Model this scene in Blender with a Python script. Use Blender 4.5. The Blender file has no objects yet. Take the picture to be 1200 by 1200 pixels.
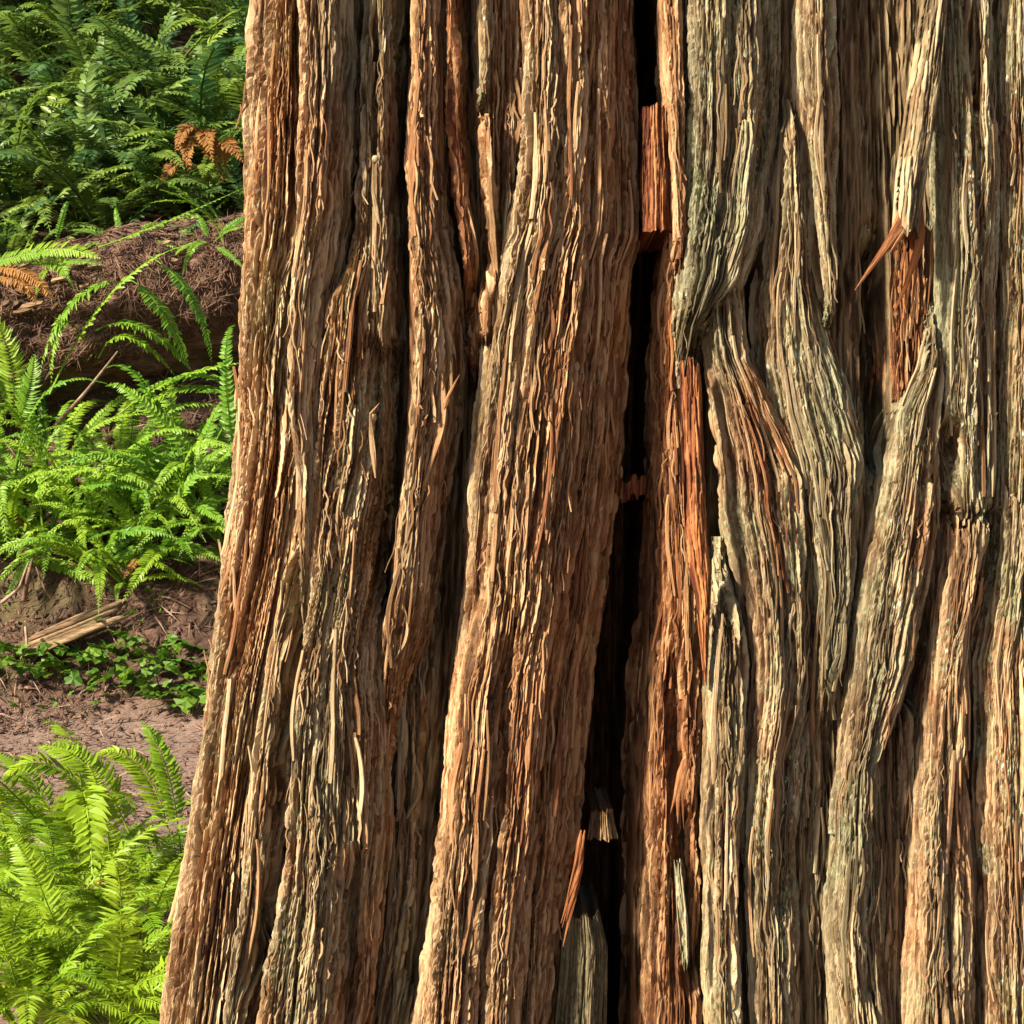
import bpy, math, random
import numpy as np

random.seed(7)
rng = np.random.default_rng(11)
scene = bpy.context.scene
COL = scene.collection
RAD = math.radians

# ------------------------------------------------------------------ camera
CAM_Z = 1.15
cam_data = bpy.data.cameras.new("camera")
cam_data.sensor_width = 36.0
cam_data.lens = 60.0
cam_data.clip_start = 0.05
cam_data.clip_end = 2000.0
cam = bpy.data.objects.new("camera", cam_data)
cam.location = (0, 0, CAM_Z)
cam.rotation_euler = (RAD(90), 0, 0)
COL.objects.link(cam)
scene.camera = cam

# ------------------------------------------------------------------ sky, sun, exposure
SUN_DIR = np.array([-0.71, -0.46, 0.54]); SUN_DIR /= np.linalg.norm(SUN_DIR)
SUN_EL = math.asin(SUN_DIR[2])
world = bpy.data.worlds.new("World")
scene.world = world
world.use_nodes = True
wn = world.node_tree
wn.nodes.clear()
sky = wn.nodes.new("ShaderNodeTexSky")
sky.sky_type = 'NISHITA'
sky.sun_disc = False
sky.sun_elevation = SUN_EL
sky.sun_rotation = math.atan2(SUN_DIR[0], SUN_DIR[1])
bg = wn.nodes.new("ShaderNodeBackground")
bg.inputs["Strength"].default_value = 0.055
wo = wn.nodes.new("ShaderNodeOutputWorld")
wn.links.new(sky.outputs[0], bg.inputs[0])
wn.links.new(bg.outputs[0], wo.inputs[0])

sl = bpy.data.lights.new("sun", 'SUN')
sl.energy = 5.0
sl.angle = RAD(5.0)
sl.color = (1.0, 0.91, 0.75)
so = bpy.data.objects.new("sun", sl)
from mathutils import Vector, Matrix
so.rotation_euler = Vector(SUN_DIR).to_track_quat('Z', 'Y').to_euler()
so.location = (-6, -6, 8)
COL.objects.link(so)

scene.view_settings.view_transform = 'Standard'
scene.view_settings.look = 'None'
scene.view_settings.gamma = 1.0
scene.view_settings.use_curve_mapping = False
scene.view_settings.exposure = 1.3
scene.render.engine = 'CYCLES'
scene.cycles.max_bounces = 6

# ------------------------------------------------------------------ noise helpers
def h2(ix, iy, seed=0):
    n = (ix.astype(np.int64) * 374761393 + iy.astype(np.int64) * 668265263 + seed * 2147483647 * 3 + seed * 9973) & 0xFFFFFFFF
    n = ((n ^ (n >> 13)) * 1274126177) & 0xFFFFFFFF
    n = ((n ^ (n >> 16)) * 2246822519) & 0xFFFFFFFF
    n = n ^ (n >> 15)
    return (n & 0xFFFFFF) / float(0xFFFFFF)

def vnoise(x, y, seed=0):
    x = np.asarray(x, float); y = np.asarray(y, float)
    ix = np.floor(x); iy = np.floor(y)
    fx = x - ix; fy = y - iy
    fx = fx * fx * fx * (fx * (fx * 6 - 15) + 10); fy = fy * fy * fy * (fy * (fy * 6 - 15) + 10)
    ix = ix.astype(np.int64); iy = iy.astype(np.int64)
    a = h2(ix, iy, seed); b = h2(ix + 1, iy, seed); c = h2(ix, iy + 1, seed); d = h2(ix + 1, iy + 1, seed)
    return (a + (b - a) * fx) * (1 - fy) + (c + (d - c) * fx) * fy

def fbm(x, y, seed=0, oct=4):
    s = 0; a = 0.5; t = 0
    for o in range(oct):
        s = s + a * vnoise(x, y, seed + o * 17); t += a
        x = x * 2.03 + 3.1; y = y * 2.03 + 7.7; a *= 0.5
    return s / t

def voro(x, y, seed=0):
    """random value of the nearest cell, and distance to the cell border"""
    ix = np.floor(x).astype(np.int64); iy = np.floor(y).astype(np.int64)
    d1 = np.full(x.shape, 9.0); d2 = np.full(x.shape, 9.0); idv = np.zeros(x.shape)
    for dx in (-1, 0, 1):
        for dy in (-1, 0, 1):
            cx = ix + dx; cy = iy + dy
            px = cx + 0.05 + 0.9 * h2(cx, cy, seed + 1); py = cy + h2(cx, cy, seed + 2)
            d = np.abs(px - x) + 0.55 * np.abs(py - y)
            v = h2(cx, cy, seed + 3)
            m = d < d1
            d2 = np.where(m, d1, np.minimum(d2, d))
            idv = np.where(m, v, idv)
            d1 = np.where(m, d, d1)
    return idv, d2 - d1

def smooth(a, b, x):
    t = np.clip((x - a) / (b - a), 0, 1)
    return t * t * (3 - 2 * t)

# ------------------------------------------------------------------ object helpers
def tag(o, label=None, cat=None, group=None, kind=None):
    if label: o["label"] = label
    if cat: o["category"] = cat
    if group: o["group"] = group
    if kind: o["kind"] = kind
    return o

def empty(name, loc=(0, 0, 0)):
    o = bpy.data.objects.new(name, None)
    o.location = loc
    o.empty_display_size = 0.1
    COL.objects.link(o)
    return o

def link(name, me, parent=None, loc=None):
    o = bpy.data.objects.new(name, me)
    COL.objects.link(o)
    if loc is not None: o.location = loc
    if parent is not None: o.parent = parent
    return o

def mesh_np(name, V, F, mat=None, smooth_shade=True, uv=None, col=None):
    """V (n,3); F (m,4) or (m,3) numpy; uv (n,2) per vertex; col (n,4) per vertex"""
    me = bpy.data.meshes.new(name)
    V = np.ascontiguousarray(V, np.float32); F = np.ascontiguousarray(F, np.int32)
    k = F.shape[1]
    me.vertices.add(len(V)); me.vertices.foreach_set("co", V.ravel())
    me.loops.add(F.size); me.loops.foreach_set("vertex_index", F.ravel())
    me.polygons.add(len(F))
    me.polygons.foreach_set("loop_start", np.arange(0, F.size, k, dtype=np.int32))
    me.polygons.foreach_set("use_smooth", np.full(len(F), smooth_shade, dtype=bool))
    me.update(calc_edges=True)
    if uv is not None:
        l = me.uv_layers.new(name="grain")
        l.data.foreach_set("uv", np.ascontiguousarray(uv, np.float32)[F.ravel()].ravel())
    if col is not None:
        a = me.color_attributes.new("grain_mask", 'FLOAT_COLOR', 'POINT')
        a.data.foreach_set("color", np.ascontiguousarray(col, np.float32).ravel())
    me.validate()
    if mat: me.materials.append(mat)
    return me

def grid_faces(nr, nc, wrap=False, flip=False):
    r = np.arange(nr - 1)[:, None]; c = np.arange(nc if wrap else nc - 1)[None, :]
    c2 = (c + 1) % nc
    a = r * nc + c; b = r * nc + c2; d = (r + 1) * nc + c2; e = (r + 1) * nc + c
    F = np.stack([a, b, d, e], -1).reshape(-1, 4)
    return F[:, ::-1] if flip else F

# ------------------------------------------------------------------ materials
def new_mat(name):
    m = bpy.data.materials.new(name)
    m.use_nodes = True
    nt = m.node_tree
    p = nt.nodes["Principled BSDF"]
    return m, nt, p

def N(nt, t, **kw):
    n = nt.nodes.new(t)
    for k, v in kw.items():
        setattr(n, k, v)
    return n

def ramp(nt, fac, stops):
    r = N(nt, "ShaderNodeValToRGB")
    e = r.color_ramp.elements
    while len(e) < len(stops): e.new(0.5)
    for i, (p, c) in enumerate(stops):
        e[i].position = p
        e[i].color = (*c, 1) if len(c) == 3 else c
    nt.links.new(fac, r.inputs[0])
    return r.outputs[0]

def mixc(nt, fac, a, b, mode='MIX'):
    m = N(nt, "ShaderNodeMix", data_type='RGBA', blend_type=mode)
    if isinstance(fac, float): m.inputs[0].default_value = fac
    else: nt.links.new(fac, m.inputs[0])
    for s, i in ((a, 6), (b, 7)):
        if isinstance(s, tuple): m.inputs[i].default_value = (*s, 1)
        else: nt.links.new(s, m.inputs[i])
    return m.outputs[2]

def math_n(nt, op, a, b=None, clamp=False):
    m = N(nt, "ShaderNodeMath", operation=op, use_clamp=clamp)
    for i, s in enumerate((a, b)):
        if s is None: continue
        if isinstance(s, (int, float)): m.inputs[i].default_value = s
        else: nt.links.new(s, m.inputs[i])
    return m.outputs[0]

def noise_n(nt, vec, scale, detail=4.0, rough=0.55):
    n = N(nt, "ShaderNodeTexNoise")
    n.inputs["Scale"].default_value = scale
    n.inputs["Detail"].default_value = detail
    n.inputs["Roughness"].default_value = rough
    if vec is not None: nt.links.new(vec, n.inputs["Vector"])
    return n.outputs[0]

def stretch(nt, vec, sc):
    m = N(nt, "ShaderNodeMapping")
    m.inputs["Scale"].default_value = sc
    nt.links.new(vec, m.inputs["Vector"])
    return m.outputs[0]

def bark_mat(name, dark=1.0):
    """weathered fibrous bark: grain_mask r = one strand's own tone, g = fresh red bark, b = lichen, a = darker grey tint"""
    m, nt, p = new_mat(name)
    at = N(nt, "ShaderNodeAttribute", attribute_name="grain_mask")
    sep = N(nt, "ShaderNodeSeparateColor")
    nt.links.new(at.outputs["Color"], sep.inputs[0])
    uvn = N(nt, "ShaderNodeUVMap", uv_map="grain")
    uv = uvn.outputs[0]
    geo = N(nt, "ShaderNodeTexCoord").outputs["Object"]
    fine = noise_n(nt, stretch(nt, uv, (420, 26, 1)), 1.0, 5, 0.65)
    mid = noise_n(nt, stretch(nt, uv, (110, 6, 1)), 1.0, 4, 0.6)
    pat = noise_n(nt, stretch(nt, geo, (9, 9, 3.2)), 1.0, 5, 0.6)
    spk = noise_n(nt, stretch(nt, geo, (160, 160, 90)), 1.0, 3, 0.7)
    tone = math_n(nt, 'ADD', math_n(nt, 'MULTIPLY', sep.outputs[0], 0.72), math_n(nt, 'SUBTRACT', math_n(nt, 'MULTIPLY', fine, 0.85), 0.28))
    tone = math_n(nt, 'ADD', tone, math_n(nt, 'MULTIPLY', math_n(nt, 'SUBTRACT', mid, 0.5), 0.7))
    weath = ramp(nt, tone, [(0.20, (0.080, 0.033, 0.012)), (0.42, (0.20, 0.088, 0.030)), (0.62, (0.345, 0.200, 0.088)), (0.88, (0.56, 0.40, 0.225))])
    red = ramp(nt, tone, [(0.22, (0.075, 0.018, 0.006)), (0.5, (0.21, 0.060, 0.018)), (0.82, (0.42, 0.17, 0.055))])
    grey = ramp(nt, tone, [(0.20, (0.052, 0.042, 0.021)), (0.5, (0.140, 0.116, 0.060)), (0.88, (0.33, 0.295, 0.18))])
    c = mixc(nt, at.outputs["Alpha"], weath, grey)
    pr = math_n(nt, 'ADD', sep.outputs[1], math_n(nt, 'MULTIPLY', math_n(nt, 'SUBTRACT', pat, 0.5), 1.1), True)
    c = mixc(nt, pr, c, red)
    lich = math_n(nt, 'MULTIPLY', sep.outputs[2], ramp(nt, spk, [(0.42, (0, 0, 0)), (0.62, (1, 1, 1))]), True)
    lc = ramp(nt, fine, [(0.3, (0.16, 0.162, 0.075)), (0.7, (0.37, 0.375, 0.215))])
    c = mixc(nt, math_n(nt, 'MULTIPLY', lich, 0.9), c, lc)
    vo = N(nt, "ShaderNodeTexVoronoi"); vo.inputs["Scale"].default_value = 1.0
    nt.links.new(stretch(nt, geo, (95, 95, 60)), vo.inputs["Vector"])
    fk = math_n(nt, 'MULTIPLY', math_n(nt, 'LESS_THAN', vo.outputs["Distance"], 0.30), math_n(nt, 'GREATER_THAN', pat, 0.53))
    fk = math_n(nt, 'MULTIPLY', fk, math_n(nt, 'MULTIPLY', sep.outputs[2], ramp(nt, spk, [(0.5, (0, 0, 0)), (0.6, (1, 1, 1))])), True)
    c = mixc(nt, fk, c, (0.55, 0.57, 0.45))
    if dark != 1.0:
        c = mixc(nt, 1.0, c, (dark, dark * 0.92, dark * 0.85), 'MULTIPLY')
    nt.links.new(c, p.inputs["Base Color"])
    p.inputs["Roughness"].default_value = 0.82
    p.inputs["Specular IOR Level"].default_value = 0.25
    hgt = math_n(nt, 'ADD', math_n(nt, 'MULTIPLY', fine, 0.7), math_n(nt, 'MULTIPLY', spk, 0.35))
    b = N(nt, "ShaderNodeBump")
    b.inputs["Strength"].default_value = 0.75
    b.inputs["Distance"].default_value = 0.006
    nt.links.new(hgt, b.inputs["Height"])
    nt.links.new(b.outputs[0], p.inputs["Normal"])
    return m

M_BARK = bark_mat("redwood_bark")
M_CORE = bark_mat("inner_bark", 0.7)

def leaf_mat(name, c0, c1, trans=0.35, rough=0.45):
    m, nt, p = new_mat(name)
    oi = N(nt, "ShaderNodeObjectInfo")
    geo = N(nt, "ShaderNodeTexCoord").outputs["Object"]
    n = noise_n(nt, geo, 9.0, 3)
    f = math_n(nt, 'ADD', math_n(nt, 'MULTIPLY', oi.outputs["Random"], 0.75), math_n(nt, 'MULTIPLY', math_n(nt, 'SUBTRACT', n, 0.35), 0.8), True)
    c = mixc(nt, f, c0, c1)
    nt.links.new(c, p.inputs["Base Color"])
    p.inputs["Roughness"].default_value = rough
    p.inputs["Specular IOR Level"].default_value = 0.35
    t = N(nt, "ShaderNodeBsdfTranslucent")
    nt.links.new(c, t.inputs[0])
    mx = N(nt, "ShaderNodeMixShader")
    mx.inputs[0].default_value = trans
    nt.links.new(p.outputs[0], mx.inputs[1]); nt.links.new(t.outputs[0], mx.inputs[2])
    nt.links.new(mx.outputs[0], nt.nodes["Material Output"].inputs[0])
    return m

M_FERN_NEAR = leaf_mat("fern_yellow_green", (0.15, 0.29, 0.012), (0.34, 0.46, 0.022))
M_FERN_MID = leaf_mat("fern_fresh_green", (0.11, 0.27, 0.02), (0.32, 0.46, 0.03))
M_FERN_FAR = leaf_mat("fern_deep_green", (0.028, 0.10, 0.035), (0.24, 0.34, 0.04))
M_DEAD = leaf_mat("dead_fern_brown", (0.20, 0.085, 0.02), (0.40, 0.19, 0.045), 0.2, 0.8)
M_CLOVER = leaf_mat("small_leaf_green", (0.05, 0.13, 0.012), (0.16, 0.27, 0.02))

def soil_mat():
    m, nt, p = new_mat("forest_soil")
    geo = N(nt, "ShaderNodeTexCoord").outputs["Object"]
    a = noise_n(nt, geo, 1.7, 6); b = noise_n(nt, geo, 26.0, 6, 0.7); s = noise_n(nt, stretch(nt, geo, (30, 90, 40)), 1.0, 5, 0.7)
    t = math_n(nt, 'ADD', math_n(nt, 'MULTIPLY', b, 0.6), math_n(nt, 'MULTIPLY', s, 0.4))
    c = ramp(nt, t, [(0.32, (0.03, 0.014, 0.008)), (0.5, (0.095, 0.046, 0.027)), (0.72, (0.24, 0.135, 0.085))])
    g = ramp(nt, a, [(0.50, (0, 0, 0)), (0.66, (1, 1, 1))])
    c = mixc(nt, math_n(nt, 'MULTIPLY', g, 0.5), c, (0.085, 0.085, 0.02))
    sx = N(nt, "ShaderNodeSeparateXYZ"); nt.links.new(geo, sx.inputs[0])
    edge = math_n(nt, 'ADD', sx.outputs[1], math_n(nt, 'MULTIPLY', a, 0.5))
    onpath = ramp(nt, math_n(nt, 'MULTIPLY', math_n(nt, 'SUBTRACT', edge, 6.0), 0.25), [(0.74, (1, 1, 1)), (0.84, (0, 0, 0))])
    c = mixc(nt, onpath, c, ramp(nt, t, [(0.3, (0.13, 0.075, 0.05)), (0.5, (0.26, 0.165, 0.12)), (0.7, (0.40, 0.28, 0.21))]))
    nt.links.new(c, p.inputs["Base Color"])
    p.inputs["Roughness"].default_value = 0.95
    bm = N(nt, "ShaderNodeBump"); bm.inputs["Strength"].default_value = 0.9; bm.inputs["Distance"].default_value = 0.03
    nt.links.new(t, bm.inputs["Height"]); nt.links.new(bm.outputs[0], p.inputs["Normal"])
    return m
M_SOIL = soil_mat()

def wood_mat(name, c0, c1, c2, sc=(60, 60, 4), moss=0.0):
    m, nt, p = new_mat(name)
    geo = N(nt, "ShaderNodeTexCoord").outputs["Object"]
    a = noise_n(nt, stretch(nt, geo, sc), 1.0, 5, 0.65)
    oi = N(nt, "ShaderNodeObjectInfo")
    a2 = math_n(nt, 'ADD', a, math_n(nt, 'MULTIPLY', math_n(nt, 'SUBTRACT', oi.outputs["Random"], 0.5), 0.25))
    c = ramp(nt, a2, [(0.3, c0), (0.5, c1), (0.72, c2)])
    if moss:
        q = noise_n(nt, geo, 5.0, 5, 0.65)
        g = ramp(nt, q, [(0.50, (0, 0, 0)), (0.62, (1, 1, 1))])
        c = mixc(nt, math_n(nt, 'MULTIPLY', g, moss), c, (0.07, 0.10, 0.018))
    nt.links.new(c, p.inputs["Base Color"])
    p.inputs["Roughness"].default_value = 0.9
    b = N(nt, "ShaderNodeBump"); b.inputs["Strength"].default_value = 0.8; b.inputs["Distance"].default_value = 0.01
    nt.links.new(a, b.inputs["Height"]); nt.links.new(b.outputs[0], p.inputs["Normal"])
    return m
M_LOG = wood_mat("rotting_log_bark", (0.05, 0.025, 0.014), (0.14, 0.07, 0.04), (0.28, 0.16, 0.10), (3, 40, 40), 0.55)
M_SLAB = wood_mat("weathered_wood", (0.10, 0.055, 0.025), (0.24, 0.14, 0.07), (0.42, 0.28, 0.15), (3, 60, 60), 0.25)
M_TWIG = wood_mat("dry_twig", (0.10, 0.05, 0.03), (0.21, 0.12, 0.075), (0.36, 0.24, 0.17), (20, 20, 20))
M_LITTER = wood_mat("needle_litter", (0.06, 0.028, 0.016), (0.16, 0.08, 0.045), (0.32, 0.19, 0.12), (9, 9, 9))
M_BLOCK = wood_mat("red_heartwood", (0.10, 0.025, 0.010), (0.22, 0.06, 0.022), (0.36, 0.13, 0.05), (70, 70, 5))
M_STEM = leaf_mat("fern_stem", (0.12, 0.12, 0.03), (0.20, 0.20, 0.05), 0.05, 0.6)

# ------------------------------------------------------------------ trunk surface
AX, AY = 0.336, 3.735
_zz = np.array([-0.3, 0.0, 0.085, 0.21, 0.40, 0.617, 0.83, 1.008, 1.41, 1.68, 2.2, 3.0, 6.0, 14.0])
_rr = np.array([1.13, 1.09, 1.072, 1.055, 1.03, 0.998, 0.972, 0.945, 0.922, 0.911, 0.88, 0.86, 0.80, 0.66])
def shape(th):
    """cross-section of the trunk: broad buttresses swell both flanks, so the face towards the path is flattish"""
    r = 0.24 * smooth(0.12, 0.95, th) * (1 - smooth(1.1, 2.4, th))
    c = np.maximum(np.cos(th), 0); l = np.where((th < 0) & (th > -1.5708), (c ** 9.0 + np.abs(np.sin(th)) ** 9.0) ** (-1 / 9.0) - 1, 0.0)
    return 1 + r + l
def RC(z, th=None):
    r = np.interp(z, _zz, _rr)
    if th is not None: r = r * shape(np.where(th > math.pi, th - 2 * math.pi, th))
    return r
def P(*pts): return np.array(pts, float)      # (y, x) pairs
SIL = P((-300, 306), (0, 302), (100, 300), (200, 290), (300, 283), (450, 278), (560, 275), (680, 265), (780, 250), (900, 235), (1020, 215), (1130, 200), (1200, 193), (1440, 150))
_tg = np.linspace(-1.25, 1.35, 1300)
def _row(py, scale=None):
    dz = -(py - 600) / 2000.0
    z = np.full(_tg.shape, CAM_Z + dz * 3.0)
    for _ in range(8):
        t = AY - RC(z, _tg) * np.cos(_tg); z = CAM_Z + dz * t
    return 600 + 2000 * (AX + RC(z, _tg) * np.sin(_tg)) / t, z
# fit the radius so that the left outline of the trunk is the photograph's
for _ in range(25):
    for kk in range(len(_zz)):
        if not 0.05 <= _zz[kk] <= 2.3: continue
        t_ = AY - _rr[kk] * shape(_tg) * np.cos(_tg)
        x_ = 600 + 2000 * (AX + _rr[kk] * shape(_tg) * np.sin(_tg)) / t_
        m_ = int(np.argmin(x_)); py_ = 600 - (_zz[kk] - CAM_Z) / t_[m_] * 2000
        _rr[kk] *= 1 + 0.0006 * (x_[m_] - (np.interp(py_, SIL[:, 0], SIL[:, 1]) + 9))
for kk in range(len(_zz)):
    if _zz[kk] < 0.05: _rr[kk] = _rr[2] + (0.085 - _zz[kk]) * 0.2
    if _zz[kk] > 2.3: _rr[kk] = _rr[10] * (1 - 0.016 * (_zz[kk] - 2.2))
_py = np.arange(-340, 1481, 4.0); _px = np.arange(90, 1421, 2.0)
_TT = np.zeros((len(_py), len(_px))); _ZT = np.zeros_like(_TT); _thT = np.zeros(len(_py))
for kk, p_ in enumerate(_py):
    x_, z_ = _row(p_)
    a_ = int(np.argmin(x_[:650])); b_ = 650 + int(np.argmax(x_[650:]))
    _TT[kk] = np.interp(_px, x_[a_:b_ + 1], _tg[a_:b_ + 1]) - 0.004 * np.maximum(0, x_[a_] - _px) + 0.004 * np.maximum(0, _px - x_[b_])
    _ZT[kk] = np.interp(_px, x_[a_:b_ + 1], z_[a_:b_ + 1]); _thT[kk] = _tg[a_]
def px_to_trunk(px, py):
    """angle round the trunk and height where the sight line of a photo pixel meets the trunk's outer surface"""
    px, py = np.broadcast_arrays(np.asarray(px, float), np.asarray(py, float))
    a = np.clip((py + 340) / 4.0, 0, len(_py) - 1.001); b = np.clip((px - 90) / 2.0, 0, len(_px) - 1.001)
    i = a.astype(int); j = b.astype(int); u = a - i; v = b - j
    def bl(T): return (T[i, j] * (1 - v) + T[i, j + 1] * v) * (1 - u) + (T[i + 1, j] * (1 - v) + T[i + 1, j + 1] * v) * u
    return bl(_TT), bl(_ZT)

def to_world(th, z, r):
    """point standing (r - outer radius) off the trunk's outer surface, along the surface's own normal"""
    th = np.asarray(th, float)
    b = RC(z, th); d = (RC(z, th + 0.02) - RC(z, th - 0.02)) / 0.04
    h = r - b
    s, c = np.sin(th), np.cos(th)
    nx = b * s - d * c; ny = -b * c - d * s
    ln = np.sqrt(nx * nx + ny * ny)
    return np.stack([AX + b * s + h * nx / ln, AY - b * c + h * ny / ln, z + 0 * th], -1)

tree = empty("redwood_tree", (AX, AY, 0))
tag(tree, "huge redwood trunk with deeply furrowed reddish brown fibrous bark", "tree")
T0 = np.array([AX, AY, 0.0])

F1 = P((-300, 345), (0, 340), (100, 341), (200, 338), (240, 340), (330, 331), (450, 331), (560, 338), (700, 335), (790, 329), (870, 318), (1000, 310), (1080, 300), (1180, 281), (1440, 230))
CREASE = P((700, 334), (760, 290), (790, 266), (885, 263), (972, 256), (1095, 255), (1150, 247), (1200, 238), (1440, 195))
YA, YB = -300, 1440

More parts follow.
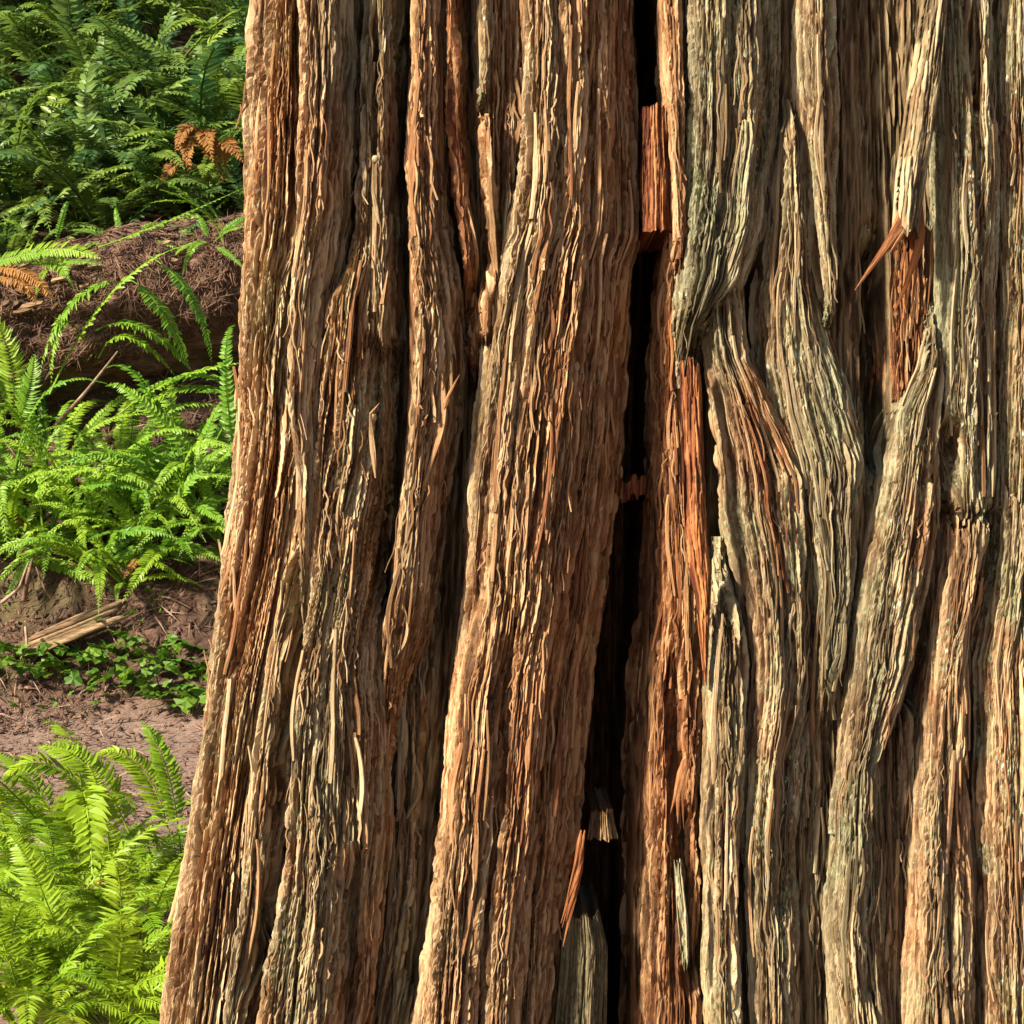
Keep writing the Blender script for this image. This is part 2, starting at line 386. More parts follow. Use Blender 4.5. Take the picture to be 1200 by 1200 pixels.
# name-free table of ridges: left edge, right edge, off(m), dome(m), wall(m), crest(-1..1), red, lichen, grey
RIDGES = [
 # far left ridge round the silhouette, paled through dk for the sun on it
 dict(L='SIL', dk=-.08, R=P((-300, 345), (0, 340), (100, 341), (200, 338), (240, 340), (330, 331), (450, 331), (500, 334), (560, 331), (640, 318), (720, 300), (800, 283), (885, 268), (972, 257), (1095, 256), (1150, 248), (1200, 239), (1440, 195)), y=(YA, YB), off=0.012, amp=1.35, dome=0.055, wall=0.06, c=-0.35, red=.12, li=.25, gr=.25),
 dict(L=P((540, 334), (640, 316), (720, 298), (800, 281), (885, 266), (972, 255), (1095, 250), (1150, 242), (1200, 232), (1440, 190)), R=F1, y=(530, YB), ef=(170, 30), off=-0.035, dome=0.02, wall=0.05, c=0.2, red=.1, li=.5, gr=.45),
 # second ridge: upper crest, sunlight painted in by a lighter tone (dk)
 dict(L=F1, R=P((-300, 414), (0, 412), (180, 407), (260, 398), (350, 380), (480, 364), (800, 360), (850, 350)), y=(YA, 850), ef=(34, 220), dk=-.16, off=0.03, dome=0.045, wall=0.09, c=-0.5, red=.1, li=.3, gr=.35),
 dict(L=P((-300, 403), (0, 405), (200, 402), (400, 396)), R=P((-300, 466), (0, 464), (200, 458), (420, 466)), y=(YA, 430), off=-0.035, dome=0.012, wall=0.05, c=0.0, red=.1, li=.6, gr=.55),
 dict(L=P((150, 400), (260, 393), (350, 370), (480, 355), (700, 348), (790, 331), (870, 320), (1000, 312), (1080, 302), (1180, 283), (1440, 230)), R=P((150, 460), (300, 465), (480, 462), (560, 456), (620, 449), (700, 443), (730, 439), (800, 440), (850, 449), (1000, 450), (1100, 440), (1200, 430), (1440, 395)), y=(150, YB), ef=(200, 30), off=-0.008, dome=0.045, wall=0.06, c=-0.55, red=.2, li=.5, gr=.4),
 # third: ridge left of the deep furrow, twisting to a diagonal
 dict(L=P((-300, 474), (0, 473), (80, 475), (180, 469), (300, 473), (400, 472), (480, 468), (560, 460), (640, 450), (720, 440), (800, 434), (900, 438)), R=P((-300, 522), (0, 523), (100, 523), (267, 528), (350, 544), (430, 545), (480, 538), (560, 529), (640, 521), (700, 512), (760, 498), (830, 470), (900, 450)), y=(YA, 900), ef=(34, 240), off=0.0, dome=0.05, wall=0.06, c=-0.35, red=.3, li=.15, gr=.2),
 dict(L=P((600, 456), (800, 438), (900, 444), (1100, 436), (1440, 390)), R=P((600, 530), (700, 522), (800, 517), (955, 507), (1060, 498), (1200, 481), (1440, 430)), y=(600, YB), off=-0.135, dome=0.012, wall=0.04, c=0.3, red=.05, li=.2, gr=.9),  # high gr tints the recessed slab darker, painting in its shade
 # narrow pieces at the top between furrow and centre
 dict(L=P((-300, 522), (0, 525), (130, 528), (233, 535), (300, 544), (440, 549)), R=P((-300, 540), (0, 540), (133, 545), (233, 556), (300, 563), (440, 560)), y=(YA, 450), off=-0.012, dome=0.014, wall=0.05, c=-0.2, red=.6, li=.0, gr=.0),
 dict(L=P((-300, 552), (0, 553), (100, 557), (135, 562)), R=P((-300, 578), (0, 577), (60, 574), (135, 566)), y=(YA, 135), off=0.0, dome=0.02, wall=0.05, c=-0.2, red=.0, li=.5, gr=.6),
 dict(L=P((-300, 538), (0, 540), (200, 545), (380, 555)), R=P((-300, 620), (0, 620), (200, 622), (380, 600)), y=(YA, 390), off=-0.05, dome=0.01, wall=0.04, c=0.0, red=.25, li=.1, gr=.2),
 dict(L=P((110, 556), (250, 563), (330, 556), (420, 552)), R=P((110, 572), (250, 580), (330, 590), (420, 590)), y=(110, 420), off=-0.005, dome=0.02, wall=0.05, c=-0.3, red=.35, li=.1, gr=.1),
 # the big central ridge
 dict(L=P((-300, 600), (0, 600), (100, 600), (200, 594), (270, 584), (330, 571), (400, 556), (480, 548), (560, 541), (640, 537), (700, 534), (760, 527), (830, 518), (955, 507), (1060, 497), (1200, 479), (1440, 435)), R=P((-300, 752), (0, 752), (110, 754), (262, 760), (300, 748), (400, 744), (520, 736), (567, 729), (633, 722), (733, 712), (800, 701), (920, 692), (1000, 685), (1080, 670), (1200, 663), (1440, 645)), y=(YA, YB), dk=-.06, off=0.012, dome=0.07, wall=0.10, c=-0.62, red=.14, li=.15, gr=.2, redR=.5),
 # right lip of the crack
 dict(m=0.75, ov=3, L=P((-300, 776), (0, 780), (113, 787), (263, 797), (320, 799)), R=P((-300, 800), (0, 801), (200, 807), (320, 805)), y=(YA, 320), off=-0.012, dome=0.015, wall=0.12, c=-0.3, red=.35, li=.1, gr=.1),
 dict(m=0.75, ov=3, L=P((240, 792), (300, 784), (400, 777), (567, 770), (633, 768), (733, 762), (800, 753), (920, 746), (1000, 744), (1200, 744), (1440, 740)), R=P((240, 804), (400, 806), (600, 816), (700, 832), (780, 838), (900, 836), (1000, 834), (1100, 834), (1200, 836), (1440, 832)), y=(240, YB), off=-0.11, dk=.14, dome=0.03, wall=0.16, c=0.45, red=.55, li=.05, gr=.15),  # dk darkens this wall for the shadow the central ridge throws on it
 # ridge right of the crack
 dict(m=0.75, ov=3, L=P((-300, 795), (0, 799), (100, 803), (200, 800), (300, 797), (460, 797)), R=P((-300, 940), (0, 938), (60, 938), (160, 931), (200, 923), (262, 914), (329, 886), (380, 842), (460, 824)), y=(YA, 450), ef=(34, 110), off=0.008, dome=0.06, wall=0.08, c=-0.45, red=.06, li=0.87, gr=0.88),  # gr raised from here rightward to darken the trunk's dimmer side
 dict(m=0.75, ov=3, L=P((230, 838), (330, 828), (400, 830), (517, 853), (600, 858), (650, 872), (720, 883), (780, 889), (850, 887), (900, 884), (1000, 879), (1090, 884), (1200, 888), (1440, 880)), R=P((230, 880), (330, 886), (420, 897), (500, 950), (560, 990), (650, 998), (800, 985), (900, 962), (1000, 957), (1200, 954), (1440, 950)), y=(230, YB), ef=(90, 30), off=-0.012, dome=0.055, wall=0.08, c=-0.45, red=.22, li=0.62, gr=0.78),
 dict(m=0.75, ov=3, L=P((50, 932), (160, 924), (262, 915), (330, 900), (420, 897), (480, 903), (560, 930), (700, 960), (1000, 965)), R=P((50, 940), (160, 946), (262, 958), (330, 970), (380, 985), (450, 1010), (540, 1034), (620, 1024), (700, 1012), (800, 994), (900, 987), (1000, 982)), y=(50, 1010), ef=(140, 260), off=-0.02, dome=0.035, wall=0.07, c=-0.1, red=.1, li=0.87, gr=0.83),
 dict(m=0.75, ov=3, L=P((-300, 940), (0, 942), (100, 944), (200, 953), (300, 963), (395, 974)), R=P((-300, 984), (0, 984), (150, 987), (250, 986), (330, 985), (395, 979)), y=(YA, 395), off=0.0, dome=0.025, wall=0.07, c=-0.2, red=.1, li=0.67, gr=0.68),
 # hollow with swirling grain
 dict(m=0.75, ov=3, L=P((-300, 970), (0, 972), (300, 976), (420, 990), (620, 1010)), R=P((-300, 1095), (0, 1090), (150, 1066), (300, 1052), (420, 1046), (520, 1044), (620, 1034)), y=(YA, 620), off=-0.075, dome=0.03, wall=0.05, c=-0.3, red=.06, li=0.27, gr=0.88),
 # broken ridge with the torn strip
 dict(m=0.75, ov=3, L=P((240, 1056), (330, 1050), (420, 1050), (500, 1052)), R=P((240, 1108), (420, 1114), (500, 1114)), y=(235, 505), off=-0.05, dk=.22, dome=0.02, wall=0.06, c=-0.1, red=.7, li=0.12, gr=0.05),
 # right ridge
 dict(m=0.75, ov=3, L=P((-300, 1098), (0, 1100), (100, 1105), (300, 1110), (480, 1108), (560, 1116), (620, 1122)), R=P((-300, 1190), (0, 1191), (200, 1195), (350, 1190), (480, 1190), (600, 1180), (620, 1176)), y=(YA, 625), off=0.0, dome=0.045, wall=0.06, c=-0.4, red=.1, li=0.82, gr=0.83),
 dict(m=0.75, ov=3, L=P((280, 1107), (380, 1098), (430, 1083), (483, 1054), (550, 1041), (650, 1021), (733, 1008), (815, 999), (955, 982), (1095, 974), (1200, 985), (1440, 980)), R=P((280, 1113), (380, 1114), (517, 1121), (617, 1122), (680, 1113), (733, 1101), (783, 1093), (850, 1067), (902, 1048), (1000, 1056), (1100, 1052), (1200, 1062), (1440, 1055)), y=(280, YB), ef=(160, 30), off=0.0, dome=0.05, wall=0.08, c=-0.35, red=.15, li=0.57, gr=0.73),
 dict(m=0.75, ov=3, L=P((590, 1126), (640, 1119), (740, 1105), (800, 1098), (870, 1089), (960, 1080), (1050, 1074), (1200, 1066), (1440, 1055)), R=P((590, 1176), (650, 1181), (700, 1173), (780, 1156), (950, 1162), (1100, 1167), (1200, 1172), (1440, 1170)), y=(590, YB), off=-0.004, dome=0.05, wall=0.07, c=-0.4, red=.25, li=0.47, gr=0.63),
 dict(m=0.75, ov=3, L=P((840, 1040), (1440, 1045)), R=P((840, 1096), (1440, 1075)), y=(820, YB), off=-0.065, dome=0.01, wall=0.05, c=0.0, red=.2, li=0.27, gr=0.73),
 dict(m=0.75, ov=3, L=P((560, 1181), (650, 1176), (780, 1154), (950, 1153), (1200, 1160), (1440, 1162)), R=P((560, 1268), (1440, 1268)), y=(550, YB), off=0.0, dome=0.05, wall=0.07, c=-0.3, red=.2, li=0.77, gr=0.68),
 dict(m=0.75, ov=3, L=P((-300, 1178), (0, 1180), (350, 1181), (620, 1176)), R=P((-300, 1266), (620, 1268)), y=(YA, 640), off=-0.01, dome=0.05, wall=0.07, c=-0.3, red=.2, li=0.62, gr=0.73),
 # lower right pieces
 dict(m=0.75, ov=3, L=P((630, 857), (690, 848), (780, 837), (900, 835), (1000, 833), (1100, 834), (1200, 835), (1440, 830)), R=P((630, 862), (690, 868), (780, 884), (900, 882), (1000, 876), (1100, 873), (1200, 875), (1440, 872)), y=(630, YB), ef=(130, 30), off=-0.008, dome=0.025, wall=0.08, c=-0.3, red=.05, li=0.52, gr=0.73),
 dict(m=0.75, ov=3, L=P((820, 945), (1440, 945)), R=P((820, 994), (1000, 984), (1440, 985)), y=(800, YB), off=-0.07, dome=0.01, wall=0.05, c=0.0, red=.15, li=0.37, gr=0.73),
]

# extra furrows cut into the ridges: (y,x) line, half width px, depth m
CARVES = [
 (P((-300, 343), (0, 341), (100, 342), (200, 339), (240, 341), (330, 332), (450, 332), (560, 339), (700, 336), (790, 330), (870, 319), (1000, 311), (1080, 301), (1180, 282), (1440, 231)), 9, 0.075),
 (P((-300, 412), (0, 410), (180, 406), (260, 398), (350, 382)), 8, 0.05),
 (P((-300, 548), (0, 546), (130, 548), (233, 558), (300, 565), (350, 552), (430, 548), (480, 541), (560, 533), (640, 527), (700, 522), (760, 517), (830, 512), (955, 503), (1060, 493), (1200, 474)), 11, 0.09),
 (P((-300, 318), (0, 318), (250, 316), (330, 318)), 7, 0.012),
 (P((-300, 462), (0, 468), (100, 466), (200, 461), (300, 467), (400, 469), (480, 466), (560, 459), (640, 449), (735, 440)), 10, 0.09),
 (P((990, 414), (1060, 407), (1120, 404), (1200, 402), (1440, 370)), 9, 0.07),
 (P((350, 438), (480, 432), (560, 440), (700, 436)), 6, 0.02),
 (P((0, 432), (120, 434), (300, 428)), 6, 0.02),
 (P((430, 390), (520, 384), (640, 392), (760, 384), (900, 362)), 6, 0.012),
 (P((730, 602), (780, 593), (885, 586), (990, 577), (1095, 569), (1200, 560), (1440, 520)), 9, 0.03),
 (P((520, 572), (600, 566), (690, 562), (740, 549), (800, 545)), 7, 0.025),
 (P((-300, 652), (0, 655), (130, 660), (250, 655), (330, 640)), 6, 0.018),
 (P((0, 690), (200, 696), (420, 690), (600, 684), (760, 668), (900, 640)), 7, 0.02),
 (P((250, 622), (350, 616), (480, 606), (560, 604)), 6, 0.02),
 (P((-300, 724), (0, 726), (200, 730), (300, 728)), 6, 0.02),
 (P((880, 640), (1000, 630), (1200, 610), (1440, 580)), 7, 0.02),
 (P((262, 1037), (300, 1037), (420, 1036), (520, 1040), (560, 1036)), 9, 0.12),
 (P((150, 1012), (230, 1000), (300, 1008)), 6, 0.03),
 (P((-300, 858), (0, 862), (140, 858), (300, 845)), 6, 0.014),
 (P((0, 900), (120, 906), (220, 890)), 6, 0.018),
 (P((480, 905), (600, 915), (760, 930), (900, 925), (1100, 920)), 7, 0.018),
 (P((600, 950), (760, 960), (900, 945)), 6, 0.02),
 (P((480, 1118), (520, 1120), (600, 1118)), 6, 0.05),
 (P((0, 1140), (200, 1150), (400, 1155), (600, 1150)), 6, 0.018),
 (P((950, 1025), (1060, 1020), (1200, 1022)), 7, 0.025),
 (P((620, 1165), (760, 1145), (860, 1148), (960, 1150)), 7, 0.03),
 (P((880, 1130), (1000, 1122), (1200, 1115)), 6, 0.02),
 (P((760, 795), (860, 800), (960, 802), (1000, 800)), 7, 0.03),
 (P((330, 760), (480, 756), (560, 750)), 6, 0.03),
 (P((950, 812), (1060, 815), (1200, 822)), 8, 0.05),
]
CRACK_L = P((-300, 746), (0, 746), (113, 750), (262, 754), (300, 744), (400, 738), (567, 722), (733, 702), (800, 692), (920, 682), (1004, 674), (1088, 664), (1200, 668), (1440, 650))
CRACK_R = P((-300, 778), (0, 782), (113, 790), (262, 800), (400, 780), (567, 772), (733, 762), (920, 745), (1200, 742), (1440, 738))
HOLES = [((300, 460), 872, 905, 0.10), ((380, 720), 822, 885, 0.08), ((270, 560), 1024, 1050, 0.10), ((690, 920), 1040, 1110, 0.05)]

def interp(pl, y): return np.interp(y, pl[:, 0], pl[:, 1])

def rows(y0, y1):
    a = np.arange(-300, 0, 18.0); b = np.arange(0, 1200, 3.0); c = np.arange(1200, 1441, 10.0)
    y = np.concatenate([a, b, c])
    y = y[(y > y0) & (y < y1)]
    return np.concatenate([[y0], y, [y1]])

def strand_height(t, s, seed, amp=1.0):
    """relief of the fibrous bark in metres for arc position t and height s (metres); also one tone per strand"""
    w = t + 0.006 * (fbm(t / 0.10, s / 0.35, seed, 3) - 0.5) + 0.0025 * (vnoise(t / 0.02, s / 0.10, seed + 5) - 0.5)
    w = w + 0.0018 * (fbm(t / 0.006, s / 0.020, seed + 6, 2) - 0.5)
    fl = fbm(w / 0.030, s / 1.1, seed + 9, 3)
    flute = np.abs(2 * fl - 1)
    patch = fbm(t / 0.07, s / 0.18, seed + 71, 3)
    i0, e0 = voro(w / 0.020, s / 0.30, seed + 15)
    i1, e1 = voro(w / 0.0072, s / 0.17 + i0, seed + 20)
    i2, e2 = voro(w / 0.0040 + 0.3 * i1, s / 0.060 + i1, seed + 40)
    g0 = np.exp(-np.maximum(e0, 0) / 0.06)
    g1 = np.exp(-np.maximum(e1, 0) / 0.13); g2 = np.exp(-np.maximum(e2, 0) / 0.20)
    k = 0.45 + 1.0 * patch
    h = 0.010 * (0.35 - np.exp(-flute / 0.12)) + k * (0.008 * (i0 - 0.5) - 0.009 * g0 + 0.0060 * (i1 - 0.5) - 0.0080 * g1 + 0.0034 * (i2 - 0.5) - 0.0036 * g2)
    h = h + 0.0020 * (fbm(t / 0.0035, s / 0.008, seed + 80, 2) - 0.5)
    tone = np.clip(0.5 + 0.25 * (i0 - 0.5) + 0.7 * (i1 - 0.5) + 0.8 * (i2 - 0.5), 0, 1)
    return h * amp, tone

ridge_data = []
def build_ridge(i, d):
    y0, y1 = d['y']
    y = rows(y0, y1)
    wob = 5.0 * (fbm(y / 90.0, y * 0 + i * 3.7, 5, 3) - 0.5)
    wob2 = 5.0 * (fbm(y / 90.0, y * 0 + i * 3.7 + 50, 6, 3) - 0.5)
    xr = interp(d['R'], y) + d.get('ov', 1) + wob2
    thR, zR = px_to_trunk(xr, y)
    if isinstance(d['L'], str):
        xs = interp(SIL, y)
        xl = xs - 14
        _, zL = px_to_trunk(xs + 12, y); thT = np.interp(y, _py, _thT)
        thL = thT - 0.06
        ncol = 190
    else:
        xl = interp(d['L'], y) - d.get('ov', 1) + wob
        thL, zL = px_to_trunk(xl, y)
        ncol = int(max(14, np.max(np.abs(xr - xl)) * 1.15 + 10))
    hw = 0.5 * np.linalg.norm(to_world(thR, zR, RC(zR, thR)) - to_world(thL, zL, RC(zL, thL)), axis=1)
    hmean = float(np.mean(hw))
    uf = np.linspace(-1, 1, 400)
    vf = np.where(uf > d['c'], (uf - d['c']) / (1 - d['c']), (uf - d['c']) / (1 + d['c']))
    pf = -d.get('m', 1.2) * d['dome'] * np.abs(vf) ** 2 - 1.2 * d['wall'] * np.abs(vf) ** 4.5
    pf = np.maximum(pf, -0.10)
    af = np.concatenate([[0], np.cumsum(np.hypot(np.diff(uf) * hmean, np.diff(pf)))])
    ncol = int(np.clip(af[-1] / 0.0014, 20, 350))
    u = np.interp(np.linspace(0, af[-1], ncol), af, uf)
    U = np.repeat(u[None, :], len(y), 0)
    f = (U + 1) / 2
    TH = thL[:, None] * (1 - f) + thR[:, None] * f
    Z = zL[:, None] * (1 - f) + zR[:, None] * f
    R0 = RC(Z, TH)
    PB = to_world(TH, Z, R0)
    XP = 600 + 2000 * PB[..., 0] / PB[..., 1]
    YP = np.repeat(y[:, None], ncol, 1)
    S = Z
    c = d['c'] + 0.22 * (fbm(S / 0.5, S * 0 + i * 9.1, 8, 2) - 0.5)
    v = np.where(U > c, (U - c) / (1 - c), (U - c) / (1 + c))
    av = np.abs(v)
    h = d['off'] - d.get('m', 1.2) * d['dome'] * av ** 2 - 1.2 * d['wall'] * av ** 4.5
    h = h + 0.020 * (fbm(S / 0.5, U * hmean / 0.06 + i * 2.3, 300 + i, 2) - 0.5)
    for pl, hwid, dep in CARVES:
        if pl[0, 0] > y1 or pl[-1, 0] < y0: continue
        xc = interp(pl, YP) + 5 * (vnoise(YP / 60.0, YP * 0 + dep * 1000, 77) - 0.5)
        dd = np.abs(XP - xc) / hwid
        fade = smooth(pl[0, 0] - 1, pl[0, 0] + 40, YP) * (1 - smooth(pl[-1, 0] - 40, pl[-1, 0] + 1, YP))
        h = h - (dep * 1.15 + 0.010 if dep > 0.035 else dep * 0.9 + 0.004) * fade * np.exp(-dd ** 2 * 0.8)
    h = np.maximum(h, -0.30)
    VM = to_world(TH, Z, R0 + h)
    dv = np.diff(VM[..., :2], axis=1)
    seg = np.linalg.norm(dv, axis=2)
    arc = np.concatenate([np.zeros((len(y), 1)), np.cumsum(seg, axis=1)], 1)
    # the grain runs along the ridge: the same strand keeps its share of the ridge's girth
    def slow(a, m):
        for _ in range(2):
            p = np.pad(a, ((m, m), (0, 0)), mode='edge'); cs = np.cumsum(np.concatenate([np.zeros((1, a.shape[1])), p]), axis=0)
            a = (cs[2 * m + 1:] - cs[:-2 * m - 1]) / (2 * m + 1)
        return a
    arc = slow(arc, 70)
    girth = np.convolve(np.pad(arc[:, -1], 20, mode='edge'), np.ones(41) / 41, 'valid')
    share = (arc - arc[:, -1:] * 0.5) / np.maximum(arc[:, -1:], 1e-6)
    T = share * (0.6 * girth.mean() + 0.4 * girth)[:, None] + i * 2.37
    sh, tone = strand_height(T, S, 1000 + i * 131)
    tg_ = np.gradient(VM[..., :2], axis=1)
    nrm = np.stack([tg_[..., 1], -tg_[..., 0]], -1)
    pad = np.pad(nrm, ((0, 0), (4, 4), (0, 0)), mode='edge')
    nrm = sum(pad[:, q:q + ncol] for q in range(9))
    pad = np.pad(nrm, ((4, 4), (0, 0), (0, 0)), mode='edge')
    nrm = sum(pad[q:q + len(y)] for q in range(9))
    nrm = nrm / np.maximum(np.linalg.norm(nrm, axis=2, keepdims=True), 1e-9)
    sh = sh * d.get('amp', 1.0)
    # ragged ends
    h0 = h
    jag = 46 * (tone - 0.5) + 30 * (vnoise(T / 0.03, S * 0, i + 600) - 0.5)
    ef0, ef1 = d.get('ef', (34, 34))
    if y0 > -200: h = h - 0.11 * (1 - smooth(y0 + 6, y0 + ef0, YP + jag * 0.6))
    if y1 < 1300: h = h - 0.11 * smooth(y1 - ef1, y1 - 6, YP + jag * 0.6)
    r = R0 + h
    V = to_world(TH, Z, r) - T0
    V[..., :2] += nrm * sh[..., None]
    r = r + sh
    # bark colours; dk also bakes sunlit crests and a shaded wall into tone
    big = fbm(TH * 7, Z * 2.2, 41, 3)
    lz = fbm(TH * 22, Z * 9, 47, 4)
    red = np.clip(d['red'] + (d.get('redR', d['red']) - d['red']) * f + 0.5 * (big - 0.5), 0, 1)
    if i == 15: red = np.clip(red + 0.7 * np.exp(-((XP - 900 - 0.0 * YP) / 42) ** 2 - ((YP - 490) / 75) ** 2), 0, 1)
    if i == 14: red = np.clip(red + 0.45 * np.exp(-((XP - 885) / 30) ** 2 - ((YP - 115) / 70) ** 2), 0, 1)
    lich = np.clip(d['li'] * smooth(0.40, 0.60, lz) * 1.5, 0, 1)
    gr = np.clip(d['gr'] + 1.2 * (fbm(TH * 9 + 5, Z * 2.6, 53, 3) - 0.5), 0, 1)
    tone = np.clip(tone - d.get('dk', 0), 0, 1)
    colr = np.stack([tone, red, lich, gr], -1).reshape(-1, 4)
    uv = np.stack([T, S], -1).reshape(-1, 2)
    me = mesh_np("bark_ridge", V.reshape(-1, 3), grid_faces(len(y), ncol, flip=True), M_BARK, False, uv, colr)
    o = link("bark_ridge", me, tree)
    if i == 13: o["label"] = "red bark wall, toned down for shade, along the right of the black crack"
    ridge_data.append(dict(y=y, u=u, TH=TH, Z=Z, r=r, tone=tone, red=red, gr=gr, lich=lich, XP=XP, hw=hw, d=d))
    return o
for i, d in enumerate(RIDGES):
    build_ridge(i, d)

# ridges round the side and back, outside the photograph
th0 = px_to_trunk(np.array([1262.0]), np.array([600.0]))[0][0]
th1 = px_to_trunk(np.array([277.0]), np.array([600.0]))[0][0] - 0.12 + 2 * math.pi
ncirc = 17
edges = np.linspace(th0 - 0.03, th1, ncirc + 1)
for k in range(ncirc):
    zz = np.arange(0.0, 2.75, 0.02); uu = np.sin(np.linspace(-1, 1, 44) * 1.35) / math.sin(1.35)
    Zg = np.repeat(zz[:, None], 44, 1); Ug = np.repeat(uu[None], len(zz), 0)
    a = edges[k] - 0.02 + 0.10 * (fbm(Zg / 0.6, Zg * 0 + k * 5.3, 90, 2) - 0.5) * (k > 0)
    b = edges[k + 1] + 0.02 + 0.10 * (fbm(Zg / 0.6, Zg * 0 + (k + 1) * 5.3, 90, 2) - 0.5) * (k < ncirc - 1)
    TH = a + (b - a) * (Ug + 1) / 2
    T = Ug * 0.12 + k * 3.1 + 100
    hh, tone = strand_height(T, Zg, 7000 + k * 31)
    h = 0.0 - 0.045 * np.abs(Ug) ** 2 - 0.08 * np.abs(Ug) ** 9 + hh
    V = to_world(TH, Zg, RC(Zg, TH) + h) - T0
    colr = np.stack([tone, tone * 0 + 0.15, 0.5 * smooth(0.45, 0.65, fbm(TH * 22, Zg * 9, 47, 3)), np.clip(0.4 + 1.2 * (fbm(TH * 9, Zg * 2.6, 53, 3) - 0.5), 0, 1)], -1).reshape(-1, 4)
    link("bark_ridge", mesh_np("bark_ridge", V.reshape(-1, 3), grid_faces(len(zz), 44), M_BARK, True, np.stack([T, Zg], -1).reshape(-1, 2), colr), tree)

# inner trunk behind the ridges, with the deep crack cut in
thp = np.concatenate([np.linspace(-1.3, 1.0, 560), np.linspace(1.03, 2 * math.pi - 1.33, 100)])
zc = np.concatenate([np.arange(-0.05, 2.7, 0.02), np.arange(2.75, 3.0, 0.05)])
TH, Z = np.meshgrid(thp, zc)
T = TH * 0.95
hh, tone = strand_height(T, Z, 501)
h = -0.165 + 0.095 * smooth(-0.02, 0.08, TH) * (1 - smooth(0.9, 1.0, TH)) + hh
ct = np.linspace(-0.05, 2.7, 300)
def edge_theta(pl, zq):
    yy = np.linspace(-300, 1440, 300)
    th, z = px_to_trunk(interp(pl, yy), yy)
    o = np.argsort(z)
    return np.interp(zq, z[o], th[o])
cl = edge_theta(CRACK_L, zc)[:, None]; cr = edge_theta(CRACK_R, zc)[:, None]
inside = smooth(cl - 0.012, cl + 0.008, TH) * (1 - smooth(cr - 0.008, cr + 0.012, TH))
h = h - 0.45 * inside
for (ya, yb), xa, xb, dep in HOLES:
    tha, za = px_to_trunk(np.array([xa, xa]), np.array([ya, yb])); thb, _ = px_to_trunk(np.array([xb, xb]), np.array([ya, yb]))
    m = smooth(tha.mean() - 0.01, tha.mean() + 0.01, TH) * (1 - smooth(thb.mean() - 0.01, thb.mean() + 0.01, TH)) * smooth(za[1] - 0.03, za[1] + 0.03, Z) * (1 - smooth(za[0] - 0.03, za[0] + 0.03, Z))
    h = h - dep * m
V = to_world(TH, Z, RC(Z, TH) + h) - T0
near = np.clip(1 - np.maximum(cl - TH, TH - cr) / 0.09, 0, 1)
colr = np.stack([tone, 0.08 + 0.5 * near, tone * 0 + 0.15, 0.75 - 0.45 * near], -1).reshape(-1, 4)
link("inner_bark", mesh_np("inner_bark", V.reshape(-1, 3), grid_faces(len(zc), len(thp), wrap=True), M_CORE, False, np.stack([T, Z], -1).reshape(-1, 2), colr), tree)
# shaft above the frame
thp = np.linspace(0, 2 * math.pi, 360, endpoint=False); zc = np.arange(2.3, 14.0, 0.10)
TH, Z = np.meshgrid(thp, zc)
big = np.abs(np.sin(TH * 11 + 2.0 * (fbm(Z / 1.4, TH * 0, 21, 2) - 0.5)))
hh, tone = strand_height(TH * 0.9, Z, 811, 2.0)
h = -0.10 + 0.08 * big ** 0.6 + hh
V = to_world(TH, Z, RC(Z, TH) + h) - T0
colr = np.stack([tone, np.full_like(tone, 0.2), tone * 0, tone * 0 + 0.4], -1).reshape(-1, 4)
link("trunk", mesh_np("trunk", V.reshape(-1, 3), grid_faces(len(zc), len(thp), wrap=True), M_BARK, True, np.stack([TH * 0.9, Z], -1).reshape(-1, 2), colr), tree)

# ------------------------------------------------------------------ loose bark strips and fibres
def on_ridge(rd, u, yq):
    """angle, height and radius on a ridge at (u, photo row); yq array"""
    j = np.clip(np.searchsorted(rd['u'], u), 0, len(rd['u']) - 1)
    ri = np.clip(np.searchsorted(rd['y'], yq), 0, len(rd['y']) - 1)
    jj = np.clip(j + np.zeros(len(yq), int), 1, len(rd['u']) - 2)
    r = np.maximum(np.maximum(rd['r'][ri, jj], rd['r'][ri, jj - 1]), rd['r'][ri, jj + 1])
    ker = np.ones(7) / 7
    if len(r) > 7: r = np.convolve(np.pad(r, 3, mode='edge'), ker, 'valid')
    return rd['TH'][ri, jj], rd['Z'][ri, jj], r

def ribbon(th, z, r, width, thick, seed, twist=0.0):
    """a strip with real thickness following points on the trunk: 4-corner section"""
    n = len(th)
    q = np.linspace(0, 1, n)
    wv = width * (0.35 + 0.65 * np.sin(np.pi * np.clip(q * 0.9 + 0.05, 0, 1)) ** 0.5) * (0.8 + 0.4 * vnoise(q * 6, q * 0, seed))
    tw = twist * (q - 0.5)
    V = np.zeros((n, 4, 3))
    for k, (a, b) in enumerate(((-1, 0), (-0.6, 1), (0.7, 0.9), (1, 0))):
        du = a * wv / 2 * np.cos(tw) - b * thick * np.sin(tw)
        dr = b * thick * np.cos(tw) + a * wv / 2 * np.sin(tw)
        V[:, k] = to_world(th + du / r, z, r + dr)
    F = []
    for i in range(n - 1):
        for k in range(4):
            k2 = (k + 1) % 4
            F.append((i * 4 + k, (i + 1) * 4 + k, (i + 1) * 4 + k2, i * 4 + k2))
    F.append((0, 1, 2, 3)); F.append(((n - 1) * 4 + 3, (n - 1) * 4 + 2, (n - 1) * 4 + 1, (n - 1) * 4))
    return V.reshape(-1, 3) - T0, np.array(F)

